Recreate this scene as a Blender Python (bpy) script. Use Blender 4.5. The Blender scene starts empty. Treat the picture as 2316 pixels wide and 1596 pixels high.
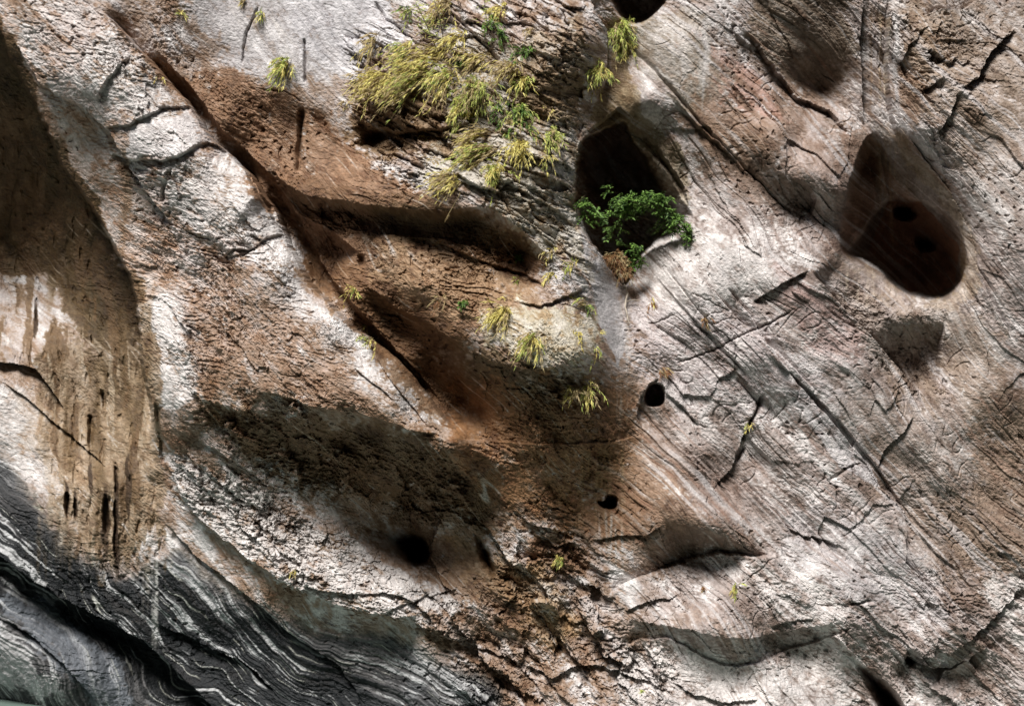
import bpy, math, random
import numpy as np
from mathutils import Vector

# ------------------------------------------------------------------ camera, sky, sun
scene = bpy.context.scene
C = scene.collection
D0 = 40.0                                   # metres from the camera to the mean plane of the cliff
cam_d = bpy.data.cameras.new('camera'); cam = bpy.data.objects.new('camera', cam_d); C.objects.link(cam)
cam.location = (0, -D0, 0); cam.rotation_euler = (math.radians(90), 0, 0)
cam_d.sensor_width = 36.0; cam_d.lens = 36.0 * D0 / 23.15
cam_d.clip_start = 0.5; cam_d.clip_end = 500
scene.camera = cam
SUN_EL, SUN_AZ = math.radians(58), math.radians(-24)      # azimuth from the viewer's side (-Y), negative = to the left
w = bpy.data.worlds.new('World'); scene.world = w; w.use_nodes = True
nt = w.node_tree; bg = nt.nodes['Background']
sky = nt.nodes.new('ShaderNodeTexSky'); sky.sky_type = 'NISHITA'; sky.sun_disc = False
sky.sun_elevation = SUN_EL
sun_dir = Vector((math.sin(SUN_AZ) * math.cos(SUN_EL), -math.cos(SUN_AZ) * math.cos(SUN_EL), math.sin(SUN_EL)))
sky.sun_rotation = math.atan2(sun_dir.x, sun_dir.y)
nt.links.new(sky.outputs[0], bg.inputs[0]); bg.inputs[1].default_value = 0.05
sd_ = bpy.data.lights.new('sun', 'SUN'); sd_.energy = 5.0; sd_.angle = math.radians(21); sd_.color = (1.0, 0.97, 0.93)
sun = bpy.data.objects.new('sun', sd_); C.objects.link(sun)
sun.rotation_euler = sun_dir.to_track_quat('Z', 'Y').to_euler()
scene.view_settings.view_transform = 'Standard'; scene.view_settings.look = 'None'
scene.view_settings.gamma = 1.0; scene.view_settings.exposure = 0.45

# ------------------------------------------------------------------ numpy noise
F = np.float32
def sm(a, b, x):
    t = np.clip((x - a) / (b - a), 0, 1); return t * t * (3 - 2 * t)
def _h(ix, iy, seed):
    n = (ix.astype(np.int64) * 374761393 + iy.astype(np.int64) * 668265263 + seed * 974634777) & 0xffffffff
    n = ((n ^ (n >> 13)) * 1274126177) & 0xffffffff
    return (n ^ (n >> 16)) & 0xffffffff
def hf(ix, iy, seed): return (_h(ix, iy, seed) & 0xffff).astype(F) / F(65535)
def perlin(x, y, seed=0):
    xi = np.floor(x); yi = np.floor(y); fx = (x - xi).astype(F); fy = (y - yi).astype(F)
    xi = xi.astype(np.int64); yi = yi.astype(np.int64)
    ux = fx * fx * fx * (fx * (fx * 6 - 15) + 10); uy = fy * fy * fy * (fy * (fy * 6 - 15) + 10)
    def g(ox, oy):
        a = hf(xi + ox, yi + oy, seed) * F(6.2831853)
        return np.cos(a) * (fx - ox) + np.sin(a) * (fy - oy)
    a = g(0, 0); b = g(1, 0); c = g(0, 1); d = g(1, 1)
    return ((a + (b - a) * ux) * (1 - uy) + (c + (d - c) * ux) * uy) * F(1.5)
def fbm(x, y, seed=0, o=4, g=0.5):
    s = 0; a = 1.0; t = 0
    for i in range(o):
        s = s + a * perlin(x * 2 ** i + 17.3 * i, y * 2 ** i - 9.1 * i, seed + i * 31); t += a; a *= g
    return s / t
def ridged(x, y, seed=0, o=3, g=0.5):
    s = 0; a = 1.0; t = 0
    for i in range(o):
        s = s + a * (1 - 2 * np.abs(perlin(x * 2 ** i + 5.7 * i, y * 2 ** i + 3.3 * i, seed + i * 17))); t += a; a *= g
    return s / t
def cells(x, y, seed=0, tilt=1.0):
    """blocky facets: every Voronoi cell is a tilted plane; returns height and distance to the cell border"""
    xi = np.floor(x).astype(np.int64); yi = np.floor(y).astype(np.int64)
    d1 = np.full(x.shape, 9, F); d2 = np.full(x.shape, 9, F); hh = np.zeros(x.shape, F)
    for ox in (-1, 0, 1):
        for oy in (-1, 0, 1):
            cx = xi + ox; cy = yi + oy
            px = cx + hf(cx, cy, seed); py = cy + hf(cx, cy, seed + 1)
            dx = (x - px).astype(F); dy = (y - py).astype(F); d = dx * dx + dy * dy
            h = (hf(cx, cy, seed + 2) - .5) + tilt * (dx * (hf(cx, cy, seed + 3) - .5) + dy * (hf(cx, cy, seed + 4) - .5)) * 2
            m = d < d1
            d2 = np.where(m, d1, np.minimum(d2, d)); hh = np.where(m, h, hh); d1 = np.where(m, d, d1)
    return hh, np.sqrt(d2) - np.sqrt(d1)

# ------------------------------------------------------------------ wall coordinates
# u to the right, v downward, d into the rock; all in centimetres on the cliff
PITCH = 2.0
U0, U1, V0, V1 = -160, 2480, -130, 1700
def axis(a, b, grow=1.16, n=26):
    mid = np.arange(a, b + .1, PITCH); st = PITCH * grow ** np.arange(1, n + 1); cs = np.cumsum(st)
    return np.concatenate([a - cs[::-1], mid, b + cs])
ua = axis(U0, U1).astype(F); va = axis(V0, V1).astype(F)
U, V = np.meshgrid(ua, va)
UM = np.clip(U, -150, 2470); VM = np.clip(V, -120, 1690)

def tps(points, X, Y):
    P = np.array(points, float); x = P[:, 0] / 100; y = P[:, 1] / 100; z = P[:, 2]; n = len(x)
    def K(r2): return 0.5 * r2 * np.log(r2 + 1e-9)
    r2 = (x[:, None] - x) ** 2 + (y[:, None] - y) ** 2
    A = np.zeros((n + 3, n + 3)); A[:n, :n] = K(r2) + np.eye(n) * 0.02
    A[:n, n] = 1; A[:n, n + 1] = x; A[:n, n + 2] = y; A[n:, :n] = A[:n, n:].T
    wv = np.linalg.solve(A, np.concatenate([z, [0, 0, 0]]))
    gx = np.linspace(-160, 2480, 265); gy = np.linspace(-130, 1700, 184)
    GX, GY = np.meshgrid(gx / 100, gy / 100); G = wv[n] + wv[n + 1] * GX + wv[n + 2] * GY
    for i in range(n): G += wv[i] * K((GX - x[i]) ** 2 + (GY - y[i]) ** 2)
    # smooth (Catmull-Rom) upsampling
    fx = np.clip((X - gx[0]) / (gx[1] - gx[0]), 1, len(gx) - 2.01); fy = np.clip((Y - gy[0]) / (gy[1] - gy[0]), 1, len(gy) - 2.01)
    ix = fx.astype(int); iy = fy.astype(int); tx = fx - ix; ty = fy - iy
    def cr(t): return (-.5*t+t*t-.5*t**3, 1-2.5*t*t+1.5*t**3, .5*t+2*t*t-1.5*t**3, -.5*t*t+.5*t**3)
    wx = cr(tx); wy = cr(ty); out = 0
    for j in range(4):
        row = 0
        for i in range(4): row = row + wx[i] * G[np.clip(iy - 1 + j, 0, len(gy)-1), np.clip(ix - 1 + i, 0, len(gx)-1)]
        out = out + wy[j] * row
    return out.astype(F)

def pline(pts, X, Y, pad):
    """signed distance (positive on the right-hand side of travel), arc length, total length; only inside a padded box"""
    P = np.array(pts, float)
    a0, b0 = P.min(0) - pad; a1, b1 = P.max(0) + pad
    c0, c1 = np.searchsorted(ua, [a0, a1]); r0, r1 = np.searchsorted(va, [b0, b1])
    sl = (slice(max(r0, 0), r1), slice(max(c0, 0), c1))
    x = X[sl]; y = Y[sl]; best = np.full(x.shape, 1e9, F); sg = np.zeros(x.shape, F); ts = np.zeros(x.shape, F); L = 0.0
    for (ax, ay), (bx, by) in zip(P[:-1], P[1:]):
        dx, dy = bx - ax, by - ay; l = math.hypot(dx, dy)
        t = np.clip(((x - ax) * dx + (y - ay) * dy) / (l * l), 0, 1)
        d = np.hypot(x - ax - t * dx, y - ay - t * dy)
        m = d < best
        best = np.where(m, d, best); sg = np.where(m, np.sign(dx * (y - ay) - dy * (x - ax)), sg); ts = np.where(m, L + t * l, ts); L += l
    return sl, best * sg, ts, L
def poly_sd(pts, X, Y, pad=200):
    """signed distance to a closed polygon (negative inside), 1e3 outside the padded box"""
    P = np.array(pts, float); out = np.full(X.shape, 1e3, F)
    a0, b0 = P.min(0) - pad; a1, b1 = P.max(0) + pad
    c0, c1 = np.searchsorted(ua, [a0, a1]); r0, r1 = np.searchsorted(va, [b0, b1])
    sl = (slice(max(r0, 0), r1), slice(max(c0, 0), c1)); x = X[sl]; y = Y[sl]
    best = np.full(x.shape, 1e9, F); ins = np.zeros(x.shape, bool); Q = np.roll(P, -1, 0)
    for (ax, ay), (bx, by) in zip(P, Q):
        dx, dy = bx - ax, by - ay
        t = np.clip(((x - ax) * dx + (y - ay) * dy) / (dx * dx + dy * dy), 0, 1)
        best = np.minimum(best, np.hypot(x - ax - t * dx, y - ay - t * dy))
        if ay != by:
            c = ((ay > y) != (by > y)) & (x < (bx - ax) * (y - ay) / (by - ay) + ax); ins ^= c
    out[sl] = np.where(ins, -best, best)
    return out
def smooth_poly(pts, n=2):
    P = np.array(pts, float)
    for _ in range(n):
        Q = np.roll(P, -1, 0); P = np.stack([P * .75 + Q * .25, P * .25 + Q * .75], 1).reshape(-1, 2)
    return P
def zone(pts, soft, X=None, Y=None, off=0):
    X = UW if X is None else X; Y = VW if Y is None else Y
    return sm(soft, -soft, poly_sd(pts, X, Y, soft + 120) - off)
def blob(u, v, ru, rv, ang=0, X=None, Y=None):
    X = UW if X is None else X; Y = VW if Y is None else Y
    a = math.radians(ang); dx = X - u; dy = Y - v
    p = dx * math.cos(a) + dy * math.sin(a); q = -dx * math.sin(a) + dy * math.cos(a)
    return np.exp(-((p / ru) ** 2 + (q / rv) ** 2))

# warped copies of the coordinates, so no outline is a clean curve
w1 = fbm(U / 150, V / 150, 3, 4, .55); w2 = fbm(U / 150, V / 150, 71, 4, .55)
j1 = fbm(U / 34, V / 34, 5, 4, .6); j2 = fbm(U / 34, V / 34, 88, 4, .6)
UW = UM + 40 * w1 + 9 * j1; VW = VM + 40 * w2 + 9 * j2                    # loose (colour zones)
UJ = UM + 7 * j1 + 5 * w1; VJ = VM + 7 * j2 + 5 * w2    # tight (edges, cracks)

# ------------------------------------------------------------------ macro relief
B = [(50,0,0),(150,0,-30),(250,0,-40),(400,0,-20),(600,0,0),(800,0,0),(0,-120,40),(400,-120,10),(800,-120,20),(1200,-120,10),(1700,-120,0),(2200,-120,-10),(2470,-120,0),
 (60,200,50),(100,180,-5),(200,200,-60),(300,200,-75),(150,330,70),(220,300,0),(300,330,-60),(420,330,-90),
 (230,480,75),(300,470,10),(380,450,-50),(500,450,-95),(575,470,-100),(300,650,45),(370,620,0),(450,600,-60),(560,580,-115),(640,600,-120),
 (320,780,10),(400,760,-50),(520,740,-105),(650,720,-140),(750,720,-150),(340,900,-10),(420,870,-75),(550,850,-130),(700,850,-165),(800,820,-170),(900,880,-180),
 (420,915,-75),(560,900,-130),(700,925,-170),(850,945,-185),(950,975,-190),(1035,990,-180),
 (440,985,-40),(560,975,-95),(700,1010,-70),(850,1040,-90),(1000,1070,-90),(560,1060,-35),(700,1130,-10),(820,1190,35),(880,1215,60),(930,1235,75),(970,1310,10),(890,1290,0),
 (360,1000,15),(450,1120,10),(600,1200,-20),(750,1270,-40),(900,1330,-60),(1000,1370,-50),(640,1300,-45),(770,1350,-60),
 (560,1350,0),(700,1430,0),(850,1470,-25),(400,1300,60),(300,1300,100),(200,1230,110),(0,1100,150),(100,1150,130),(300,1100,90),
 (0,1230,120),(0,1450,130),(150,1420,110),(150,1520,90),(300,1590,110),(0,1590,260),(500,1450,80),(650,1550,40),(800,1560,0),(950,1500,-40),(1000,1690,-60),(500,1690,60),(0,1690,400),(100,1600,180),(200,1690,200),(-150,1690,500),
 (450,150,-5),(600,200,-25),(560,330,-10),(640,380,-40),(750,330,-30),(750,200,-20),(700,430,-60),
 (850,100,-20),(850,250,-60),(950,150,-70),(950,300,-85),(900,430,-130),(1000,455,-165),(1100,445,-180),(1100,300,-135),(1100,150,-85),(1100,0,-35),(1250,0,-45),(1250,200,-100),(1250,350,-130),(1260,500,-135),
 (800,458,-105),(950,472,-150),(1080,466,-175),(1150,500,-180),(1220,565,-160),
 (720,510,-30),(820,535,-75),(950,550,-110),(1080,565,-125),(1180,605,-125),(680,560,-15),
 (720,620,-35),(820,640,-90),(950,640,-150),(1080,680,-175),(1200,700,-205),(1300,700,-170),(1200,780,-235),(1320,795,-205),(1250,825,-225),(1400,780,-60),(1100,780,-190),(1000,780,-130),(900,745,-75),(955,850,-55),(860,700,-85),(1050,950,-30),
 (1100,880,-135),(1200,890,-185),(1320,890,-165),(1200,1000,-125),(1350,990,-105),(1100,985,-80),(1420,880,-60),(1000,890,-35),(1440,900,-50),(1440,1000,-40),
 (1100,1100,-60),(1250,1100,-85),(1200,1180,-70),(1380,1130,-45),(1350,1230,-70),(1000,1180,0),(1060,1150,-30),(1150,1300,-50),
 (1200,1350,-70),(1300,1450,-80),(1200,1500,-60),(1100,1450,-40),(1300,1590,-110),(1150,1590,-70),(1300,1300,-60),
 (1330,100,-70),(1400,100,40),(1400,200,20),(1480,100,-20),(1550,150,-30),(1650,100,-20),(1700,250,-50),
 (1330,250,0),(1450,230,-20),(1400,300,60),(1520,330,0),(1600,400,-30),(1600,550,-70),(1410,610,30),(1360,600,-70),(1400,720,-40),(1450,800,-50),(1550,650,-80),(1650,700,-90),(1600,850,-75),(1700,800,-90),
 (1780,120,10),(1850,30,20),(1850,200,90),(1850,290,0),(1770,290,-80),(1480,300,30),(1530,400,20),(1560,270,-40),(1620,330,-60),(1800,320,-50),(1790,400,-80),(1850,400,-90),(1900,430,-75),(1820,460,-40),(1700,400,-60),
 (1960,100,20),(1985,250,30),(2050,100,-30),(2150,100,-60),(2250,100,-60),(2150,250,-70),(2250,300,-80),(2200,430,-60),(2060,300,-20),
 (1960,360,60),(1960,480,90),(2050,480,110),(2100,600,110),(2200,600,-40),(1900,560,-40),(1920,650,-60),(2060,710,-60),
 (2080,790,-10),(2250,700,-70),(2200,900,-60),(2310,900,-50),(1800,600,-100),(1900,750,-75),(1980,850,-70),(2200,1100,-60),(2000,1000,-70),(1850,950,-90),(1700,950,-75),(1560,1000,-80),(1650,1100,-60),(1750,1050,-70),(1500,1100,-90),
 (1500,1180,-125),(1600,1195,-135),(1560,1262,-65),(1700,1235,-100),(1560,1300,-70),(1560,1380,-125),(1450,1350,-95),(1700,1350,-130),(1550,1425,-160),(1545,1475,-120),(1620,1440,-165),(1625,1515,-120),(1700,1440,-150),(1700,1525,-115),(1450,1500,-100),(1500,1590,-150),(1700,1600,-150),
 (1850,1200,-80),(1850,1350,-115),(1900,1420,-135),(1940,1490,-95),(1840,1500,-95),(1850,1600,-130),(2000,1550,-55),(2110,1600,-80),(2050,1400,-95),(2110,1470,-130),(2150,1515,-80),(2250,1550,-70),(2300,1400,-100),(2300,1250,-70),(2150,1300,-85),(2315,1600,-100),(2470,800,-60),(2470,1690,-120),(1700,1690,-170)]
A = [(0,0,60),(60,-100,20),(0,200,170),(100,250,180),(150,500,290),(0,400,300),(250,600,250),(0,560,370),(120,640,310),(290,760,190),(0,660,330),(0,760,240),(0,810,190),(60,840,190),(100,800,200),(200,900,190),(300,900,150),(330,1000,100),(0,950,160),(100,1000,150),(200,1050,140),(300,1100,95),(0,1080,150),(100,1150,130),(200,1250,110),(350,1200,70),(-150,400,300),(-150,900,200),(300,300,200),(400,700,150)]
DB = 1.25 * tps(B, UM, VM); DA = 1.5 * tps(A, UM, VM)
E1 = [(-160,-130),(-30,20),(5,80),(25,140),(60,205),(105,285),(140,375),(200,455),(250,540),(288,615),(308,680),(316,760),(325,840),(338,900),(350,965),(372,1040),(372,1120)]
left_poly = E1 + [(372,1125),(-200,1125),(-200,-130)]
sdl = poly_sd(left_poly, UM + 5*j1, VM + 5*j2, 400)
soft = 3 + 60 * sm(930, 1120, VM)
ML = sm(1, -1, sdl / soft) * sm(1150, 1020, VM)
D = DB + (DA - DB) * ML
low = D.copy(); PIT = np.zeros_like(D)        # PIT: how far the caves run back

def edge(pts, h, w, side=1, lift=0, w2=30, taper=60, rag=1.0, pw=1.0, under=False):
    """a ledge: beyond the line (side) the rock steps back by h and recovers over w; the near lip stands out by lift"""
    global D
    X = UM + (UJ - UM) * rag; Y = VM + (VJ - VM) * rag
    pad = 3.5 * w + 20
    sl, s, t, L = pline(pts, X, Y, pad); s = s * side
    T = sm(0, taper, t) * sm(0, taper, L - t)
    a = np.abs(s)
    if under: prof = h * (.25 + (a / w) * np.exp(1 - a / w)) * np.exp(-.25 * (a / w) ** 2) * sm(0, 2.5, a)
    else: prof = h * np.exp(-(a / w) ** pw) * sm(0, 2.5, a)
    D[sl] += T * np.where(s > 0, prof, -lift * np.exp(-a / w2)) * sm(pad, pad * .6, a)
def crack(pts, depth, width, taper=30, rag=1.0):
    global D
    X = UM + (UJ - UM) * rag; Y = VM + (VJ - VM) * rag
    sl, s, t, L = pline(pts, X, Y, width * 4 + 10)
    T = sm(0, taper, t) * sm(0, taper, L - t)
    ww = width * (0.6 + 0.9 * np.clip(perlin(t / 37, t * 0 + L, 9) + .4, 0, 1.2))
    D[sl] += T * depth * np.exp(-(s / ww) ** 2)
def cave(pts, depth, wall, pitch=0.0, rag=1.0, rim=0):
    """a passage with a rounded mouth; wall = width over which it falls away. Passages fan outward as they run back"""
    global D, PIT
    X = UM + (UJ - UM) * rag; Y = VM + (VJ - VM) * rag
    s = poly_sd(smooth_poly(pts), X, Y, 60)
    dd = depth * sm(0, wall, -s); PIT += dd; D += dd + (-rim * np.exp(-(s / 14) ** 2) if rim else 0)

# the ridge's sharp right border and the gully beside it
edge([(225,20),(255,50),(330,130),(410,220),(470,310),(520,350),(565,400),(610,470),(640,540),(690,630),(755,700),(800,745),(870,790),(930,850),(985,925),(1045,992)], 66, 48, -1, 18, 34, 70, .6)
edge([(500,335),(540,375),(575,430),(612,500),(650,560)], 40, 22, -1, 0, 20, 50)
edge([(330,90),(360,122),(430,195),(495,290),(548,335),(602,385),(652,460),(688,530),(738,615),(800,690),(850,745),(908,802),(965,865),(1012,930)], 46, 24, 1, 8, 30, 130, .9, under=True)
# its left shoulder, where the face turns to the hollow
edge([(30,90),(90,190),(180,240),(240,290),(290,370),(325,430),(400,520)], 26, 40, 1, 14, 40, 70)
# broken blocks on the ridge
edge([(520,345),(500,335),(470,318),(440,328),(405,350),(370,362),(300,358),(250,345)], 20, 15, -1, 6, 20, 8, .9)
edge([(425,236),(405,238),(365,240),(330,262),(285,285),(240,290)], 14, 11, -1, 6, 20, 8, .9)
pln = zone([(290,288),(400,243),(425,245),(510,335),(470,312),(400,345),(300,350)], 8)
edge([(300,120),(270,150),(240,185),(220,240)], 12, 14, -1, 8, 20, 30)
crack([(275,140),(283,170),(290,200)], 10, 3); crack([(380,395),(372,430),(366,470)], 22, 5); crack([(370,470),(365,520)], 10, 3)
edge([(640,520),(600,540),(560,565),(530,560),(500,580)], 18, 14, -1, 6, 20, 20)
edge([(560,520),(590,545),(560,575),(520,600),(480,590)], 16, 30, 1, 0, 20, 30)
cave([(415,735),(428,728),(445,740),(450,750),(438,752),(425,745)], 28, 10)
# lower lip of the ridge
edge([(540,880),(620,890),(700,918),(800,932),(850,945),(937,974),(1040,994)], 20, 50, 1, 8, 40, 120, under=True)
edge([(440,900),(560,935),(660,990),(760,1040),(880,1090),(960,1160)], 14, 40, 1, 8, 40, 90, under=True)
edge([(640,960),(760,990),(900,1040),(1000,1100)], 14, 30, 1, 6, 30, 60)
edge([(380,960),(460,1000),(540,1050),(640,1120)], 9, 22, 1, 6, 24, 60)
# fins on the tongue below the bush of the ridge
edge([(840,785),(870,840),(905,885),(940,930),(975,975)], 12, 20, 1, 4, 14, 40, .5)
edge([(800,830),(850,870),(890,905)], 14, 16, 1, 0, 14, 20, .6)
# the great overhang in the middle
edge([(600,372),(650,420),(700,445),(760,452),(820,462),(900,472),(1000,480),(1070,470),(1115,470),(1150,498),(1190,535),(1242,575)], 50, 34, 1, 12, 36, 60, under=True)
edge([(660,440),(720,490),(800,520),(880,525),(980,535),(1080,560),(1150,590)], -8, 22, 1, 0, 20, 40)
edge([(980,545),(1080,585),(1180,615),(1240,650)], 18, 22, 1, 4, 20, 40)
edge([(590,420),(645,470),(700,497),(760,530),(815,575)], 48, 42, 1, 12, 25, 40, under=True)
edge([(820,640),(900,700),(980,740),(1060,800)], 30, 40, 1, 8, 25, 60, under=True)
crack([(815,573),(817,605)], 22, 6, 6)
edge([(1110,440),(1180,490),(1250,540),(1300,600),(1345,660)], 14, 22, -1, 5, 20, 50)
edge([(1080,380),(1160,420),(1250,470),(1310,520)], 12, 20, 1, 4, 20, 50)
edge([(1060,330),(1150,370),(1240,400),(1300,430)], 10, 18, 1, 4, 20, 50)
# yellow bulge and its belly
edge([(1060,790),(1120,822),(1200,838),(1280,825),(1350,850)], 22, 60, 1, 8, 40, 60, under=True)
edge([(1160,680),(1220,690),(1290,665),(1330,640)], 16, 22, 1, 5, 20, 40)
edge([(1030,992),(1110,995),(1180,1001),(1300,1003),(1400,995),(1455,980)], -9, 36, 1, 0, 20, 60, .4)
edge([(1455,975),(1440,940),(1448,910),(1440,880)], 14, 22, 1, 0, 20, 30, .8)
# hole and shelf under the grass
cave([(800,310),(820,285),(860,275),(900,290),(890,315),(850,335),(810,340)], 60, 34)
edge([(790,250),(830,285),(900,300),(1000,290),(1080,270)], 30, 45, 1, 10, 30, 60)
edge([(880,340),(960,375),(1040,400),(1110,440)], 16, 24, 1, 6, 24, 40)
edge([(690,250),(760,320),(800,360),(860,400)], 14, 26, -1, 6, 20, 50)
crack([(688,85),(690,120),(689,190)], 12, 2.5, 10, .3); crack([(683,240),(678,290),(674,340),(672,390)], 26, 4.5, 12, .4)
crack([(585,10),(575,40),(555,80),(548,150)], 12, 2.5, 20, .7); crack([(860,95),(858,165)], 16, 3, 8, .3)
crack([(845,0),(870,40),(905,65),(930,90)], 16, 4, 20, .8); crack([(1010,25),(1060,70),(1100,110),(1135,145)], 16, 4, 20, .5)
crack([(590,200),(640,205),(690,235)], 6, 2, 20)
# column to the right of the grass and the groove of the two caves
edge([(1325,-20),(1345,25),(1372,70),(1375,120),(1370,180),(1340,240)], 34, 30, -1, 14, 22, 40, .6)
edge([(1322,270),(1308,330),(1302,400),(1300,470),(1300,500)], 12, 10, 1, 4, 14, 30, .6)
edge([(1435,250),(1425,275),(1410,300)], 20, 22, -1, 4, 14, 10, .4)
edge([(1400,240),(1360,275),(1325,300)], 26, 26, -1, 10, 22, 10, .5)
crack([(1420,100),(1480,160),(1530,215),(1590,280),(1640,330),(1690,380),(1750,440),(1800,490)], 13, 3.5, 40, .6)
edge([(1530,225),(1560,260),(1600,300),(1650,345),(1700,400)], 18, 25, 1, 4, 20, 40)
edge([(1440,280),(1500,350),(1550,420),(1560,470)], 26, 35, 1, 10, 28, 40)
cave([(1366,-80),(1516,-80),(1522,-10),(1500,25),(1466,58),(1432,62),(1398,40),(1376,0)], 260, 22, rag=.6)
cave([(1306,350),(1318,312),(1348,293),(1388,280),(1416,270),(1428,312),(1462,338),(1484,368),(1520,398),(1545,442),(1572,480),(1562,520),(1540,556),(1472,570),(1446,590),(1438,622),(1420,645),(1394,638),(1370,598),(1338,552),(1305,495),(1296,440),(1298,365)], 450, 8 + 60 * sm(1425, 1530, UM), rag=1.3, rim=4)
cave([(1318,330),(1400,295),(1440,330),(1490,400),(1520,450),(1440,500),(1330,480),(1308,400)], 150, 60, rag=.4)
# right cave with its alcove

rw = 24 + 185 * sm(1955, 2030, UM) * sm(640, 440, VM)
cave([(1975,285),(2020,305),(2085,380),(2150,455),(2188,540),(2196,600),(2182,645),(2140,685),(2080,688),(2022,662),(1966,606),(1905,585),(1895,520),(1912,430),(1940,340)], 150, rw, rag=.5)
cave([(2010,440),(2075,445),(2132,472),(2168,512),(2192,580),(2188,630),(2140,682),(2078,686),(2020,658),(1972,602),(1908,574),(1935,540),(1975,480)], 170, 14, rag=.4)
cave([(2015,465),(2045,452),(2075,468),(2080,495),(2050,505),(2020,495)], 160, 18, rag=.4)
cave([(2060,540),(2090,525),(2125,540),(2120,570),(2080,575)], 140, 24, rag=.4)
edge([(2050,300),(2090,360),(2150,440),(2200,540),(2215,620),(2250,700),(2300,790)], 12, 16, -1, 5, 18, 50, .5)
edge([(2012,-10),(2008,90),(2012,180),(2018,260),(2035,320)], 34, 26, 1, 6, 20, 60, .6)
edge([(1955,-20),(1945,100),(1950,200),(1958,290)], 30, 24, -1, 5, 20, 60, .6)
edge([(2215,0),(2180,20),(2130,18),(2080,40)], 22, 20, 1, 8, 18, 30)
edge([(2300,60),(2230,130),(2215,170),(2170,200)], 30, 22, -1, 12, 22, 30); edge([(2170,205),(2150,260),(2120,300)], 22, 18, -1, 8, 18, 20)
edge([(2140,175),(2105,195),(2085,200)], 26, 14, -1, 6, 14, 12); edge([(2170,120),(2120,150)], 14, 14, 1, 4, 14, 12)
edge([(1930,310),(1880,250),(1800,215),(1720,100),(1680,60)], 26, 50, -1, 6, 40, 60)
edge([(1790,400),(1830,420),(1850,450),(1835,490)], 30, 28, 1, 8, 22, 25)
# small holes
cave([(1456,884),(1472,864),(1496,866),(1508,892),(1502,920),(1468,922),(1454,908)], 110, 8, rag=.6, rim=4)
edge([(1500,880),(1540,915),(1590,965)], 14, 26, 1, 4, 20, 25)
edge([(1440,905),(1465,870),(1490,855)], 14, 12, 1, 6, 14, 12)
cave([(1658,1045),(1665,1020),(1680,1000),(1695,1010),(1690,1030),(1675,1045)], 50, 26, rag=.7)
crack([(1735,888),(1718,925),(1700,955),(1685,1000)], 26, 3.2, 12, .9)
edge([(1700,955),(1672,1010),(1655,1060),(1610,1105)], 16, 22, -1, 4, 20, 30, .7)
cave([(1345,1128),(1365,1130),(1375,1122),(1392,1126),(1394,1142),(1380,1152),(1358,1148)], 90, 6, rag=.7)
cave([(1366,1118),(1382,1114),(1398,1122),(1400,1144),(1384,1154),(1366,1148)], 60, 6, rag=.8)
cave([(870,1215),(910,1205),(945,1208),(970,1228),(976,1255),(962,1275),(935,1290),(905,1262)], 300, 20 + 50 * sm(965, 880, UM), rag=.5)
cave([(800,1180),(880,1180),(960,1200),(978,1260),(960,1290),(900,1262),(840,1220)], 90, 20 + 60 * sm(965, 860, UM), rag=.5)
cave([(1062,1195),(1090,1215),(1115,1245),(1128,1290),(1120,1335),(1095,1290),(1075,1250)], 110, 30, rag=.8)
edge([(960,1130),(1000,1180),(980,1210),(978,1260),(1000,1310),(1035,1350)], 28, 30, 1, 10, 22, 40)
edge([(1030,1100),(1060,1150),(1110,1200),(1150,1270),(1170,1330)], 22, 30, 1, 8, 25, 40)
cave([(1245,1445),(1265,1455),(1285,1475),(1275,1485),(1250,1470)], 60, 16, rag=.9)
cave([(1925,1495),(1960,1505),(1995,1530),(2030,1565),(2060,1620),(2000,1640),(1965,1570)], 260, 30, rag=.5)
edge([(2050,1480),(2080,1500),(2110,1510),(2150,1512),(2190,1490),(2150,1520)], 40, 30, 1, 10, 22, 20)
cave([(2040,1470),(2065,1462),(2095,1490),(2085,1525),(2055,1515)], 50, 26)
rimz = blob(1430, 440, 190, 230) + blob(2080, 560, 190, 210) + blob(1480, 892, 60, 60) + blob(930, 1240, 120, 100)
D -= 6 * np.clip(rimz, 0, 1) * (PIT < 20) * ridged(UM / 30 + .4 * j1, VM / 55, 801, 2)
# slabs on the right
edge([(1835,615),(1885,670),(1960,750),(2030,825),(2092,902)], 52, 55, -1, 10, 40, 40, .5)
edge([(2092,902),(2130,850),(2135,790),(2140,730)], 20, 40, -1, 8, 30, 30)
edge([(2092,902),(2150,965),(2230,1050),(2300,1140)], 5, 20, -1, 3, 20, 60, .5)
edge([(1640,650),(1702,722),(1735,780),(1806,870),(1880,950),(1960,1045),(1975,1065)], 13, 12, -1, 6, 16, 40, .4)
edge([(1735,797),(1830,880),(1900,950),(1990,1060),(2048,1148)], 16, 14, 1, 6, 18, 40, .4)
edge([(1560,600),(1640,690),(1700,755),(1760,800),(1850,890)], 9, 10, -1, 4, 14, 40, .3)
edge([(1480,620),(1560,710),(1650,800),(1700,850)], 8, 12, 1, 4, 14, 40, .3)
crack([(1500,600),(1570,690),(1640,770)], 6, 2, 40, .3); crack([(1660,850),(1700,890),(1735,930)], 7, 2.5, 20, .3)
crack([(1524,824),(1590,801),(1640,778),(1680,756),(1747,728),(1800,700)], 10, 2.8, 30, .7); crack([(1462,736),(1531,709)], 9, 2.5, 15)
edge([(1702,684),(1740,660),(1778,636),(1830,612)], 18, 14, 1, 6, 18, 20)
crack([(1560,660),(1640,700),(1700,740)], 5, 2, 20)
edge([(1978,1092),(2010,1118),(2048,1150),(2050,1210),(2048,1272),(2085,1315),(2130,1358),(2165,1395),(2215,1440)], 20, 20, -1, 8, 20, 40, .5)
edge([(2075,1200),(2120,1250),(2170,1290)], 10, 14, 1, 4, 14, 20, .5)
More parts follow.
